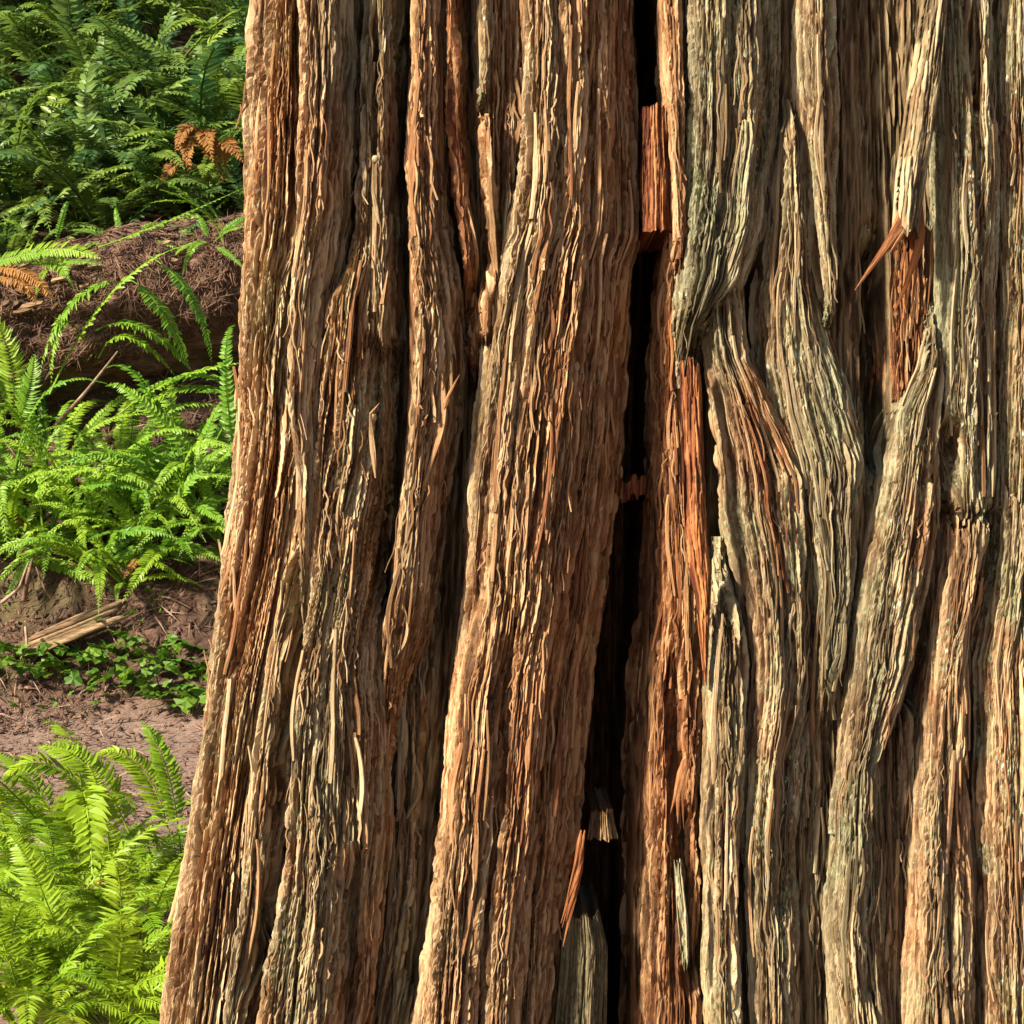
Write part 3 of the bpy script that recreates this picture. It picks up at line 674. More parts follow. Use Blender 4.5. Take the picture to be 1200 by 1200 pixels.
weights = np.array([max(1e-3, np.mean(np.abs(rd['XP'][:, -1] - rd['XP'][:, 0])) * (min(rd['y'][-1], 1200) - max(rd['y'][0], 0))) for rd in ridge_data])
weights /= weights.sum()
fibV, fibF, fibC, fibU = [], [], [], []
foff = 0
n_strip = 0
for k in range(1500):
    rd = ridge_data[rng.choice(len(ridge_data), p=weights)]
    y0 = max(rd['y'][0], -20) + 30; y1 = min(rd['y'][-1], 1220) - 30
    big_one = k < 300
    ln = rng.uniform(60, 210) if big_one else rng.uniform(18, 110)
    if y1 - y0 < ln + 5: ln = (y1 - y0) * 0.6
    ys = rng.uniform(y0, y1 - ln)
    n = 14 if big_one else 8
    yq = np.linspace(ys, ys + ln, n)
    u = rng.uniform(-0.8, 0.8)
    th, z, r = on_ridge(rd, u, yq)
    q = np.linspace(0, 1, n)
    if big_one:
        width = rng.uniform(0.004, 0.010); thick = rng.uniform(0.002, 0.005)
        lift = rng.uniform(0.0, 0.013) * (q ** 3 if rng.random() < 0.6 else (1 - q) ** 3)
        sway = rng.uniform(-0.012, 0.012) * np.sin(q * math.pi * rng.uniform(0.5, 1.5))
    else:
        width = rng.uniform(0.0016, 0.0042); thick = rng.uniform(0.0012, 0.0026)
        lift = rng.uniform(0.0, 0.014) * (q ** 2 if rng.random() < 0.55 else (1 - q) ** 2) + 0.001
        sway = rng.uniform(-0.012, 0.012) * q ** 1.6 * (rng.random() < 0.7) + 0.003 * np.sin(q * 9 + k)
    V, F = ribbon(th + sway, z, r - 0.0015 + lift, width, thick, k, rng.uniform(-0.8, 0.8))
    j = int(np.argmin(np.abs(rd['u'] - u))); ri = int(np.clip(np.searchsorted(rd['y'], ys), 0, len(rd['y']) - 1))
    red = float(rd['red'][ri, j]); gr = float(rd['gr'][ri, j])
    c = np.tile([rng.uniform(0.35, 1.0), np.clip(red + rng.uniform(-0.2, 0.25), 0, 1), 0.0, np.clip(gr + rng.uniform(-0.25, 0.1), 0, 1)], (len(V), 1))
    uvv = np.stack([np.tile([0, .003, .008, .011], n) + k * 0.37, np.repeat(z, 4)], -1)
    if big_one:
        link("bark_strip", mesh_np("bark_strip", V, F, M_BARK, False, uvv, c), tree)
    else:
        fibV.append(V); fibF.append(F + foff); fibC.append(c); fibU.append(uvv); foff += len(V)
fo = link("loose_fibres", mesh_np("loose_fibres", np.concatenate(fibV), np.concatenate(fibF), M_BARK, False, np.concatenate(fibU), np.concatenate(fibC)), tree)
fo["kind"] = "stuff"

# ------------------------------------------------------------------ singular pieces of the trunk
def slab_on_trunk(name, L, R, y0, y1, off, dome, back, red, gr, li, seed, label=None, mat=None, skew=0.0, jag=10, ny=None, end_off=0.0, tonemul=1.0):
    """a separate piece of wood or bark standing on the trunk: rounded front, closed sides, ragged ends"""
    y = np.linspace(y0, y1, ny or int(max(10, (y1 - y0) / 3)))
    xl = interp(L, y); xr = interp(R, y)
    nc = int(max(10, np.max(xr - xl) * 1.1))
    u = np.linspace(-1, 1, nc)
    f = (u[None] + 1) / 2
    ends = (vnoise(u * 6 + seed, u * 0, seed) - 0.5) * 2 * jag
    YP = y[:, None] + ends[None] * (np.abs(np.linspace(-1, 1, len(y)))[:, None]) ** 3
    XP = xl[:, None] * (1 - f) + xr[:, None] * f
    TH, Z = px_to_trunk(XP, YP)
    T = (u[None] * np.mean(xr - xl) * 0.0007) + 0 * Z + seed * 1.7
    hh, tone = strand_height(T, Z, 9000 + seed * 7)
    q = np.linspace(0, 1, len(y))[:, None]
    h = off + end_off * q ** 2 - dome * u[None] ** 2 + hh * 0.8
    r = RC(Z, TH) + h
    front = to_world(TH, Z, r)
    backv = to_world(TH, Z, np.minimum(RC(Z, TH) + off + end_off * q ** 2 - back, r - 0.003))
    nr = len(y)
    V = np.concatenate([front.reshape(-1, 3), backv.reshape(-1, 3)])
    F1_ = grid_faces(nr, nc, flip=True); F2_ = grid_faces(nr, nc) + nr * nc
    S_ = []
    nb = nr * nc
    for i in range(nr - 1):
        S_.append((i * nc, (i + 1) * nc, nb + (i + 1) * nc, nb + i * nc))
        a = i * nc + nc - 1; b = (i + 1) * nc + nc - 1
        S_.append((b, a, nb + a, nb + b))
    for j in range(nc - 1):
        S_.append((j + 1, j, nb + j, nb + j + 1))
        a = (nr - 1) * nc + j
        S_.append((a, a + 1, nb + a + 1, nb + a))
    F = np.concatenate([F1_, F2_, np.array(S_)])
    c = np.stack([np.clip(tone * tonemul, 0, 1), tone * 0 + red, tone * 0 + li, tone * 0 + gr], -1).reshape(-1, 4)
    uv = np.stack([T, Z], -1).reshape(-1, 2)
    me = mesh_np(name, V - T0, F, mat or M_BARK, True, np.concatenate([uv, uv]), np.concatenate([c, c]))
    o = link(name, me, tree)
    if label: o["label"] = label
    return o

slab_on_trunk("wood_block", P((113, 757), (263, 757)), P((113, 789), (263, 794)), 113, 263, -0.06, 0.012, 0.25, .9, 0, 0, 3, "red block of wood wedged in the top of the crack", jag=3)
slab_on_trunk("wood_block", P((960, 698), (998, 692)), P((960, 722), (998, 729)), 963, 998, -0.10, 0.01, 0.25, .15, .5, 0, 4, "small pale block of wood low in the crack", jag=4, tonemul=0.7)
slab_on_trunk("wood_block", P((1090, 664), (1200, 655), (1440, 635)), P((1090, 708), (1130, 717), (1440, 714)), 1092, 1440, -0.10, 0.02, 0.25, .1, .8, .3, 5, "grey slab of wood at the foot of the crack", jag=5, tonemul=0.5)  # tonemul halves the tone: dim light in the crack put into colour
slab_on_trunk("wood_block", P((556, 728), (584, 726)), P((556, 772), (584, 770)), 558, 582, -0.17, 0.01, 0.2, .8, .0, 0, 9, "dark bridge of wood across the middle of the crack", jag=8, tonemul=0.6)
slab_on_trunk("torn_bark_strip", P((430, 799), (600, 803), (667, 809), (700, 817), (790, 826)), P((430, 823), (600, 829), (667, 835), (700, 835), (790, 830)), 428, 792, -0.005, 0.012, 0.03, .95, 0, 0, 6, "orange torn strip hanging right of the crack", jag=16, tonemul=1.0)
slab_on_trunk("torn_bark_strip", P((-300, 1092), (0, 1084), (87, 1070), (130, 1062), (210, 1050), (270, 1045)), P((-300, 1112), (0, 1107), (87, 1099), (160, 1089), (275, 1070)), -300, 274, 0.02, 0.014, 0.05, .05, .6, .1, 7, "pale torn strip of bark lifting away near the upper right", jag=10, tonemul=1.05, end_off=0.03)
slab_on_trunk("bark_splinter", P((1018, 791), (1080, 795), (1132, 800)), P((1018, 799), (1080, 807), (1132, 808)), 1018, 1132, 0.0, 0.006, 0.02, .0, .7, .8, 8, "pale lichen covered splinter low beside the crack", jag=12, tonemul=1.3)

def spike(name, pts, r_off, w0, red, gr, seed, label=None):
    """a pointed splinter through photo points (x, y), standing off the trunk"""
    pts = np.array(pts, float)
    n = 16
    q = np.linspace(0, 1, n); s = np.linspace(0, 1, len(pts))
    x = np.interp(q, s, pts[:, 0]); y = np.interp(q, s, pts[:, 1]); ro = np.interp(q, np.linspace(0, 1, len(r_off)), r_off)
    th, z = px_to_trunk(x, y)
    C = to_world(th, z, RC(z, th) + ro)
    d = np.gradient(C, axis=0); d /= np.linalg.norm(d, axis=1)[:, None]
    nrm = np.stack([np.sin(th), -np.cos(th), th * 0], -1)
    sd = np.cross(d, nrm); sd /= np.linalg.norm(sd, axis=1)[:, None]; nn = np.cross(sd, d)
    k = 10
    a = np.linspace(0, 2 * math.pi, k, endpoint=False)
    wv = w0 * (1 - 0.93 * q ** 1.3) * np.minimum(1, 0.25 + 4 * q)
    rad = wv[:, None] * (0.75 + 0.5 * vnoise(np.cos(a)[None] * 2 + 9 + 0 * q[:, None], np.sin(a)[None] * 2 + q[:, None] * 3, seed))
    V = C[:, None] + sd[:, None] * (np.cos(a)[None, :, None] * rad[..., None]) + nn[:, None] * (np.sin(a)[None, :, None] * rad[..., None] * 0.55)
    tone = 0.4 + 0.5 * vnoise(np.tile(a * 3, (n, 1)), q[:, None] * 2 + 0 * a, seed + 3)
    c = np.stack([tone, tone * 0 + red, tone * 0, tone * 0 + gr], -1).reshape(-1, 4)
    uv = np.stack([np.tile(a * 0.004 + seed, (n, 1)), np.repeat((q * 0.2)[:, None], k, 1)], -1).reshape(-1, 2)
    o = link(name, mesh_np(name, V.reshape(-1, 3) - T0, grid_faces(n, k, wrap=True), M_BARK, False, uv, c), tree)
    if label: o["label"] = label
    return o
spike("bark_splinter", [(1066, 244), (1046, 274), (1020, 308), (992, 346)], (0.015, 0.04, 0.055, 0.065), 0.0125, .75, 0, 21, "long orange splinter pointing down left from the torn strip")
for k, (pp, w, g) in enumerate([([(1062, 236), (1040, 276), (1012, 314)], 0.007, .3), ([(1070, 246), (1052, 276), (1030, 306)], 0.008, .1), ([(1056, 240), (1036, 282), (1006, 330)], 0.005, .4)]):
    spike("bark_splinter", pp, (0.018, 0.04, 0.06), w, .75, g, 31 + k)
spike("bark_splinter", [(1078, 240), (1074, 290), (1058, 335), (1042, 372)], (0.006, 0.012, 0.02, 0.025), 0.011, 1.0, 0, 22, "short orange splinter under the torn strip")
rs = random.Random(4)
for k in range(7):
    x0 = rs.uniform(1060, 1095); y0_ = rs.uniform(225, 275); dx = rs.uniform(-30, -4); ln = rs.uniform(50, 120)
    spike("bark_splinter", [(x0, y0_), (x0 + dx * 0.3, y0_ + ln * 0.5), (x0 + dx, y0_ + ln)], (0.0, 0.005, 0.012), rs.uniform(0.003, 0.007), 1.0, 0, 50 + k)
for k in range(6):
    x0 = rs.uniform(680, 694); y0_ = rs.uniform(960, 1010); ln = rs.uniform(60, 150)
    spike("bark_splinter", [(x0, y0_), (x0 - ln * 0.10, y0_ + ln * 0.5), (x0 - ln * 0.24 + rs.uniform(-4, 4), y0_ + ln)], (-0.06, -0.045, -0.04), rs.uniform(0.003, 0.007), 1.0, 0, 70 + k)
spike("bark_splinter", [(444, 262), (438, 225), (440, 188)], (0.0, 0.012, 0.03), 0.006, .1, .5, 24)
spike("bark_splinter", [(440, 560), (436, 510), (437, 486), (448, 474)], (0.0, 0.012, 0.03, 0.04), 0.006, .2, .3, 25)
spike("bark_splinter", [(520, 480), (527, 462), (539, 440)], (0.0, 0.012, 0.02), 0.005, .5, .0, 26)
for k in range(4):
    x0 = rs.uniform(800, 808); spike("bark_splinter", [(x0, rs.uniform(890, 905)), (x0 - 8, 930), (x0 - 14 + k * 3, rs.uniform(950, 975))], (0.0, -0.005, -0.02), rs.uniform(0.004, 0.008), .9, 0, 90 + k)
for kx, ky in ((441, 188), (438, 490)):
    th, z = px_to_trunk(np.array([kx]), np.array([ky]))
    c0 = to_world(th, z, RC(z, th) + 0.012)[0]
    a = np.linspace(0, 2 * math.pi, 9, endpoint=False); b = np.linspace(0.05, math.pi - 0.05, 6)
    A, B = np.meshgrid(a, b)
    rr = 0.006 * (0.7 + 0.6 * vnoise(A * 1.3, B * 1.3, int(kx)))
    V = np.stack([rr * np.sin(B) * np.cos(A), rr * np.sin(B) * np.sin(A), rr * np.cos(B)], -1).reshape(-1, 3) + c0 - T0
    link("knot", mesh_np("knot", V, grid_faces(6, 9, wrap=True), M_BARK, True, np.zeros((54, 2)), np.tile([.9, .1, .3, .5], (54, 1))), tree)

# ------------------------------------------------------------------ ground
def ground_z(x, y):
    x = np.asarray(x, float); y = np.asarray(y, float)
    d = y - 8.95 + 0.35 * (vnoise(x / 1.3, y * 0 + 3.0, 5) - 0.5)
    k = 0.16
    b = k * np.log1p(np.exp(np.clip(d / k, -40, 40)))
    z = np.where(b < 6, b * 1.0, 6 + (b - 6) * 0.7)
    z = np.minimum(z, 26 + 0.15 * b)
    bank = np.clip(b / 0.4, 0, 1)
    return z + 0.05 * (fbm(x / 0.9, y / 0.9, 15, 3) - 0.5) + bank * 0.35 * (fbm(x / 0.8, y / 0.8, 16, 4) - 0.5)

def axis_pts(a, b, step, lo, hi):
    m = np.arange(a, b, step)
    l = a - np.cumsum(step * 1.25 ** np.arange(1, 60)); l = l[l > lo][::-1]
    r = b + np.cumsum(step * 1.25 ** np.arange(1, 60)); r = r[r < hi]
    return np.concatenate([[lo], l, m, r, [hi]])
gx = axis_pts(-6.5, 2.0, 0.07, -400, 400); gy = axis_pts(1.5, 17, 0.07, -400, 400)
GX, GY = np.meshgrid(gx, gy)
GZ = ground_z(GX, GY)
gme = mesh_np("ground", np.stack([GX, GY, GZ], -1).reshape(-1, 3), grid_faces(len(gy), len(gx)), M_SOIL)
tag(link("ground", gme), "brown forest floor rising into a steep fern covered bank", None, None, "structure")

def ground_at_px(px, py):
    """where the sight line of a photo pixel meets the ground"""
    dx = (px - 600) / 2000.0; dz = -(py - 600) / 2000.0
    t = np.arange(2.5, 30, 0.02)
    z = CAM_Z + dz * t; g = ground_z(dx * t, t)
    i = int(np.argmax(z < g)) if np.any(z < g) else len(t) - 1
    return Vector((dx * t[i], t[i], float(g[i])))

def at_depth(px, py, d):
    return Vector(((px - 600) / 2000.0 * d, d, CAM_Z - (py - 600) / 2000.0 * d))

# litter: needles, flakes and bits lying on floor and bank
def litter(name, n, xr, yr, lmin, lmax, wmin, wmax, mat, label, seed, lift=0.0):
    r = np.random.default_rng(seed)
    x = r.uniform(*xr, n); y = r.uniform(*yr, n)
    keep = (y > 8.9 + 0.3 * np.sin(x * 3)) | (r.random(n) < 0.30)
    x, y = x[keep], y[keep]; n = len(x); z = ground_z(x, y)
    e = 0.03
    gxs = (ground_z(x + e, y) - z) / e; gys = (ground_z(x, y + e) - z) / e
    a = r.uniform(0, 2 * math.pi, n); L = r.uniform(lmin, lmax, n) / 2; W = r.uniform(wmin, wmax, n) / 2
    tilt = r.normal(0, 0.22, n)
    dx = np.cos(a); dy = np.sin(a); dzz = gxs * dx + gys * dy + tilt
    D = np.stack([dx, dy, dzz], -1); D /= np.linalg.norm(D, axis=1)[:, None]
    Sx = np.stack([-dy, dx, -gxs * dy + gys * dx], -1); Sx /= np.linalg.norm(Sx, axis=1)[:, None]
    Nn = np.cross(D, Sx)
    C = np.stack([x, y, z + 0.006 + lift + np.abs(tilt) * L * 0.8], -1)
    bow = r.uniform(0, 0.25, n)[:, None] * L[:, None]
    p0 = C - D * L[:, None]; p1 = C + Nn * bow; p2 = C + D * L[:, None]
    Wc = W[:, None]
    V = np.stack([p0, p1 + Sx * Wc, p1 - Sx * Wc, p1 + Nn * Wc * 0.7, p2], 1).reshape(-1, 3)
    b = np.arange(n)[:, None] * 5
    F = np.concatenate([b + np.array(f) for f in ([0, 2, 3], [0, 3, 1], [0, 1, 2], [4, 3, 2], [4, 1, 3], [4, 2, 1])])
    o = link(name, mesh_np(name, V, F, mat, False))
    return tag(o, label, None, None, "stuff")
litter("needle_litter", 30000, (-4.6, 0.2), (6.0, 11.8), 0.03, 0.12, 0.004, 0.012, M_LITTER, "brown needles and bark crumbs covering the path and the bank", 61)
litter("bark_crumbs", 9000, (-4.6, 0.2), (6.0, 11.8), 0.03, 0.09, 0.015, 0.035, M_LITTER, "flat crumbs of bark scattered thickly on path and bank", 63)
litter("twig_litter", 1500, (-4.6, 0.2), (6.5, 11.8), 0.10, 0.32, 0.006, 0.014, M_TWIG, "dry twigs scattered over the forest floor and bank", 62, 0.012)

# ------------------------------------------------------------------ fern fronds
def frond_mesh(name, p0, p1, p2, mat, n=30, plen=0.075, wid=0.30, droop=0.25, seed=0, up=Vector((0, 0, 1)), stem=0.16, simple=False, taper=1.0):
    """a frond along the curve p0-p1-p2: tapered stem and two rows of pointed pinnae"""
    r = np.random.default_rng(seed)
    p0, p1, p2 = Vector(p0), Vector(p1), Vector(p2)
    def pt(t): return p0 * (1 - t) ** 2 + p1 * (2 * t * (1 - t)) + p2 * t * t
    def tg(t): return ((p1 - p0) * (1 - t) + (p2 - p1) * t).normalized()
    V, F = [], []
    # stem, three sided
    m = 9
    base_side = tg(0.5).cross(up)
    if base_side.length < 1e-4: base_side = Vector((1, 0, 0))
    base_side.normalize()
    L = (p1 - p0).length + (p2 - p1).length
    for i in range(m):
        t = i / (m - 1); c = pt(t); d = tg(t)
        s = base_side - d * base_side.dot(d); s.normalize(); nn = s.cross(d).normalized()
        rad = 0.0035 * L / 0.6 * (1 - 0.8 * t)
        for k in range(3):
            a = 2 * math.pi * k / 3
            V.append(c + s * math.cos(a) * rad + nn * math.sin(a) * rad)
    for i in range(m - 1):
        for k in range(3):
            k2 = (k + 1) % 3
            F.append((i * 3 + k, i * 3 + k2, (i + 1) * 3 + k2, (i + 1) * 3 + k))
    for i in range(n):
        t = stem + (1 - stem) * (i + 0.5) / n
        q = (t - stem) / (1 - stem)
        prof = min(1.0, 0.45 + q * 3.2) * (1 - q ** 2.2) ** (0.75 * taper) + 0.05
        for sgn in (-1, 1):
            tt = min(0.999, t + (0.25 / n) * sgn * 0.5)
            c = pt(tt); d = tg(tt)
            s = base_side - d * base_side.dot(d); s.normalize(); nn = s.cross(d).normalized()
            if nn.z < 0 and abs(nn.z) > 0.3: nn = nn * 1
            ln = plen * prof * r.uniform(0.85, 1.12)
            if r.random() < 0.02: ln *= 0.4
            w = (1 - stem) * L / n * wid * 2.0 * r.uniform(0.85, 1.1)
            w = min(w, ln * 0.5)
            ang = 0.28 + 0.45 * q + r.normal(0, 0.07)
            out = (s * sgn * math.cos(ang) + d * math.sin(ang)).normalized()
            lift = r.normal(0.10, 0.10)
            tw = r.normal(0, 0.18)
            ax = out.cross(nn).normalized()
            dirn = (out + nn * lift).normalized()
            wv = (ax * math.cos(tw) + nn * math.sin(tw)) * (w / 2)
            b = len(V)
            dr = droop * ln * r.uniform(0.5, 1.4)
            g = nn * -1
            if simple:
                V += [c - wv * 0.4, c + wv * 0.4, c + dirn * ln * 0.45 + wv + g * dr * 0.2, c + dirn * ln * 0.45 - wv + g * dr * 0.2, c + dirn * ln + g * dr]
                F += [(b, b + 1, b + 2, b + 3), (b + 3, b + 2, b + 4)]
            else:
                cr = d * (0.10 * ln)
                m1 = c + dirn * ln * 0.30 + g * dr * 0.08; m2 = c + dirn * ln * 0.68 + g * dr * 0.45 + cr * 0.4; tp = c + dirn * ln + g * dr + cr
                fold = nn * (w * 0.16)
                V += [c, m1 - wv + fold, m1 - fold * 0.3, m1 + wv * 1.15 + fold, m2 - wv * 0.72 + fold * .7, m2 - fold * 0.2, m2 + wv * 0.72 + fold * .7, tp]
                F += [(b, b + 2, b + 1), (b, b + 3, b + 2), (b + 1, b + 2, b + 5, b + 4), (b + 2, b + 3, b + 6, b + 5), (b + 4, b + 5, b + 7), (b + 5, b + 6, b + 7)]
    me = bpy.data.meshes.new(name)
    me.from_pydata([tuple(v) for v in V], [], F)
    me.materials.append(mat)
    me.update()
    return me

def frond_set(mat, cnt, seed, n, length, plen, simple=False, tag_="frond", wid=0.34):
    """shared fronds growing from the origin towards +X"""
    out = []
    r = random.Random(seed)
    for k in range(cnt):
        L = length * r.uniform(0.75, 1.15)
        rise = r.uniform(0.30, 0.75)
        reach = math.sqrt(max(0.05, 1 - rise * rise * 0.6))
        p1 = (L * reach * 0.42, r.uniform(-.05, .05) * L, L * rise * r.uniform(0.95, 1.25))
        p2 = (L * reach * 0.95, r.uniform(-.12, .12) * L, L * rise * r.uniform(0.35, 0.95))
        out.append(frond_mesh(tag_, (0, 0, 0), p1, p2, mat, n, plen * r.uniform(0.85, 1.15), wid, r.uniform(0.12, 0.4), seed + k, simple=simple))
    return out
SET_NEAR = frond_set(M_FERN_NEAR, 9, 100, 34, 0.62, 0.070)
SET_MID = frond_set(M_FERN_MID, 9, 200, 36, 0.95, 0.058, wid=0.58)
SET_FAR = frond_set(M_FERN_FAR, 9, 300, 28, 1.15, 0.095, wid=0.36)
SET_DEAD = frond_set(M_DEAD, 4, 400, 22, 0.70, 0.055)

def fern(loc, meshes, count, scale, seed, label, group=None, dead=0, az=None, tilt=0.0, name="sword_fern", lean=0.0):
    r = random.Random(seed)
    root = empty(name, loc)
    root.rotation_euler = (lean, 0, 0)
    tag(root, label, "fern", group)
    for k in range(count):
        a = (2 * math.pi * (k + r.uniform(-0.35, 0.35)) / count) if az is None else r.uniform(*az)
        o = link("frond", r.choice(meshes), root)
        o.rotation_euler = (r.gauss(0, 0.18), r.gauss(tilt, 0.16), a)
        s = scale * r.uniform(0.75, 1.15)
        o.scale = (s, s, s)
    for k in range(dead):
        o = link("frond", r.choice(SET_DEAD), root)
        o["label"] = "dead brown frond"
        o.rotation_euler = (r.gauss(0, 0.3), r.uniform(-0.3, 0.2), r.uniform(0, 6.28))
        o.scale = (scale * 0.8,) * 3
    return root

def hero_frond(root, b, mid, tip, mat, n=34, plen=0.065, seed=0, up=(0, -0.35, 1)):
    """a frond placed through three world points"""
    w = Vector(root.location)
    b, mid, tip = Vector(b) - w, Vector(mid) - w, Vector(tip) - w
    p1 = mid * 2 - (b + tip) * 0.5
    return link("frond", frond_mesh("frond", b, p1, tip, mat, n, plen * 1.2, 0.50, 0.25, seed, Vector(up).normalized()), root)

# near ferns, lower left
near = [
 (95, 1075, 5.2, 15, 1.0, "bright yellow green fern in the middle of the lower left clump"),
 (10, 1060, 5.4, 14, 1.05, "yellow green fern leaning in at the left edge beside the path"),
 (205, 1085, 4.9, 13, 0.85, "yellow green fern tucked against the trunk's left flank"),
 (60, 1185, 4.4, 13, 0.85, "large yellow green fern at the lower left of the picture"),
 (165, 1215, 4.3, 12, 0.75, "yellow green fern at the trunk's foot, lowest of the clump"),
 (130, 1120, 4.7, 13, 0.9, "yellow green fern low in the centre of the lower left clump"),
 (100, 1260, 3.9, 13, 0.8, "yellow green fern at the bottom edge of the picture"),
 (5, 1240, 4.0, 12, 0.8, "yellow green fern in the bottom left corner"),
 (45, 1110, 4.8, 12, 0.9, "yellow green fern left of the clump's centre"),
 (30, 1330, 3.7, 14, 0.9, "yellow green fern rising from below the picture's bottom left corner"),
 (130, 1330, 3.75, 14, 0.8, "yellow green fern rising from below the picture beside the trunk's foot"),
 (-60, 1150, 4.5, 13, 0.9, "yellow green fern cut by the left edge near the bottom corner"),
]
near_objs = []
for k, (px, py, dep, cnt, sc, lab) in enumerate(near):
    x = (px - 600) / 2000 * dep
    z = float(ground_z(np.array([x]), np.array([dep]))[0])
    near_objs.append(fern((x, dep, z), SET_NEAR, cnt + 3, sc * 0.90, 500 + k, lab, "ferns in the lower left corner", dead=1 if k in (0, 3) else 0))
f0 = near_objs[0]
def A(px, py, d): return at_depth(px, py, d)
hero_frond(near_objs[0], A(140, 1010, 5.2), A(75, 905, 5.1), A(2, 912, 5.0), M_FERN_NEAR, 34, 0.075, 1)
hero_frond(near_objs[0], A(160, 1000, 5.3), A(110, 905, 5.3), A(45, 874, 5.4), M_FERN_NEAR, 34, 0.075, 2)
hero_frond(near_objs[2], A(205, 1010, 5.2), A(170, 905, 5.3), A(112, 884, 5.3), M_FERN_NEAR, 34, 0.055, 3)
hero_frond(near_objs[2], A(212, 1000, 5.0), A(195, 900, 5.0), A(164, 845, 5.1), M_FERN_NEAR, 30, 0.04, 4)
hero_frond(near_objs[0], A(80, 1080, 5.2), A(95, 930, 4.8), A(110, 1055, 4.4), M_FERN_NEAR, 34, 0.075, 5)
hero_frond(near_objs[3], A(5, 1020, 4.3), A(100, 1100, 4.0), A(200, 1215, 3.8), M_FERN_NEAR, 40, 0.08, 6)
hero_frond(near_objs[3], A(95, 1095, 4.0), A(50, 1125, 3.9), A(2, 1175, 3.8), M_FERN_NEAR, 30, 0.06, 7)

# fern clump on the bank in the middle
mid = [
 (55, 645, 13, 1.0, "green fern at the left of the bank clump, over bare roots"),
 (112, 668, 13, 1.0, "green fern in the middle of the bank clump above the weathered plank"),
 (190, 655, 13, 1.05, "green fern of the bank clump, right of the middle"),
 (262, 640, 12, 1.0, "green fern of the bank clump half hidden behind the trunk"),
 (15, 600, 12, 0.95, "green fern of the bank clump at the left edge"),
 (140, 590, 12, 0.95, "green fern at the back of the bank clump under the log"),
 (235, 575, 11, 0.9, "green fern between the log and the trunk, back of the clump"),
 (-70, 640, 12, 1.0, "green fern of the bank clump outside the left edge"),
 (85, 620, 13, 1.0, "green fern crowded between two others in the left of the bank clump"),
 (165, 625, 13, 1.0, "green fern at the centre of the bank clump, behind the front row"),
 (225, 610, 12, 1.0, "green fern close to the trunk in the second row of the bank clump"),
 (60, 575, 12, 0.9, "green fern at the back left of the bank clump in front of the log"),
 (150, 690, 10, 0.8, "low green fern whose stems come out just above the plank"),
 (285, 600, 12, 1.0, "green fern mostly behind the trunk's edge beside the bank clump"),
 (20, 655, 11, 0.9, "green fern in the front row at the left edge of the bank clump"),
]
mid_objs = []
for k, (px, py, cnt, sc, lab) in enumerate(mid):
    p = ground_at_px(px, py)
    mid_objs.append(fern(p + Vector((0, 0, -0.02)), SET_MID, cnt + 3, sc * 0.98, 700 + k, lab, "ferns along the bank below the log", dead=1 if k in (0, 2) else 0, lean=0.5))

# ------------------------------------------------------------------ fallen log on the bank
LOGD = 10.85
la = A(-140, 432, LOGD - 0.25); lb = A(560, 276, LOGD + 0.65)
log = empty("fallen_log", la)
tag(log, "thick rotting fallen log lying across the bank among ferns", "log")
ldir = (lb - la); LL = ldir.length; ldir.normalize()
lz = Vector((0, 0, 1)); ls = ldir.cross(lz).normalized(); lu = ls.cross(ldir).normalized()
nl, na = 260, 120
ss = np.linspace(0, 1, nl); aa = np.linspace(0, 2 * math.pi, na, endpoint=False)
S_, A_ = np.meshgrid(ss, aa, indexing='ij')
ca, sa = np.cos(A_), np.sin(A_)
rad = 0.45 + 0.14 * (fbm(S_ * 5, ca * 1.5 + sa * 0.9 + 5, 31, 3) - 0.5) + 0.22 * (fbm(S_ * 12, ca * 5 + 9 + sa * 4, 32, 4) - 0.5) + 0.05 * (fbm(S_ * 26, A_ * 7 * 0 + ca * 11 + sa * 7 + 30, 33, 3) - 0.5)
base = np.array(ldir)[None, None] * (S_ * LL)[..., None]
V = base + np.array(ls)[None, None] * (ca * rad)[..., None] + np.array(lu)[None, None] * (sa * rad)[..., None]
link("log_bark", mesh_np("log_bark", V.reshape(-1, 3), grid_faces(nl, na, wrap=True), M_LOG), log)
for end in (0, nl - 1):
    cv = base[end, 0] + np.array(ldir) * (0.03 if end else -0.03)
    Vc = np.concatenate([V[end], cv[None]])
    Fc = np.array([(i, (i + 1) % na, na) for i in range(na)])
    link("log_end", mesh_np("log_end", Vc, Fc, M_SLAB, False), log)
def log_pt(px, ang):
    """a point on the log's surface nearest below a photo column"""
    t = np.linspace(0, 1, 300)
    C = np.array(la)[None] + np.array(ldir)[None] * (t * LL)[:, None]
    cx = 600 + 2000 * C[:, 0] / C[:, 1]
    i = int(np.argmin(np.abs(cx - px)))
    c = Vector(C[i]) + ls * (math.cos(ang) * 0.42) + lu * (math.sin(ang) * 0.42)
    return c
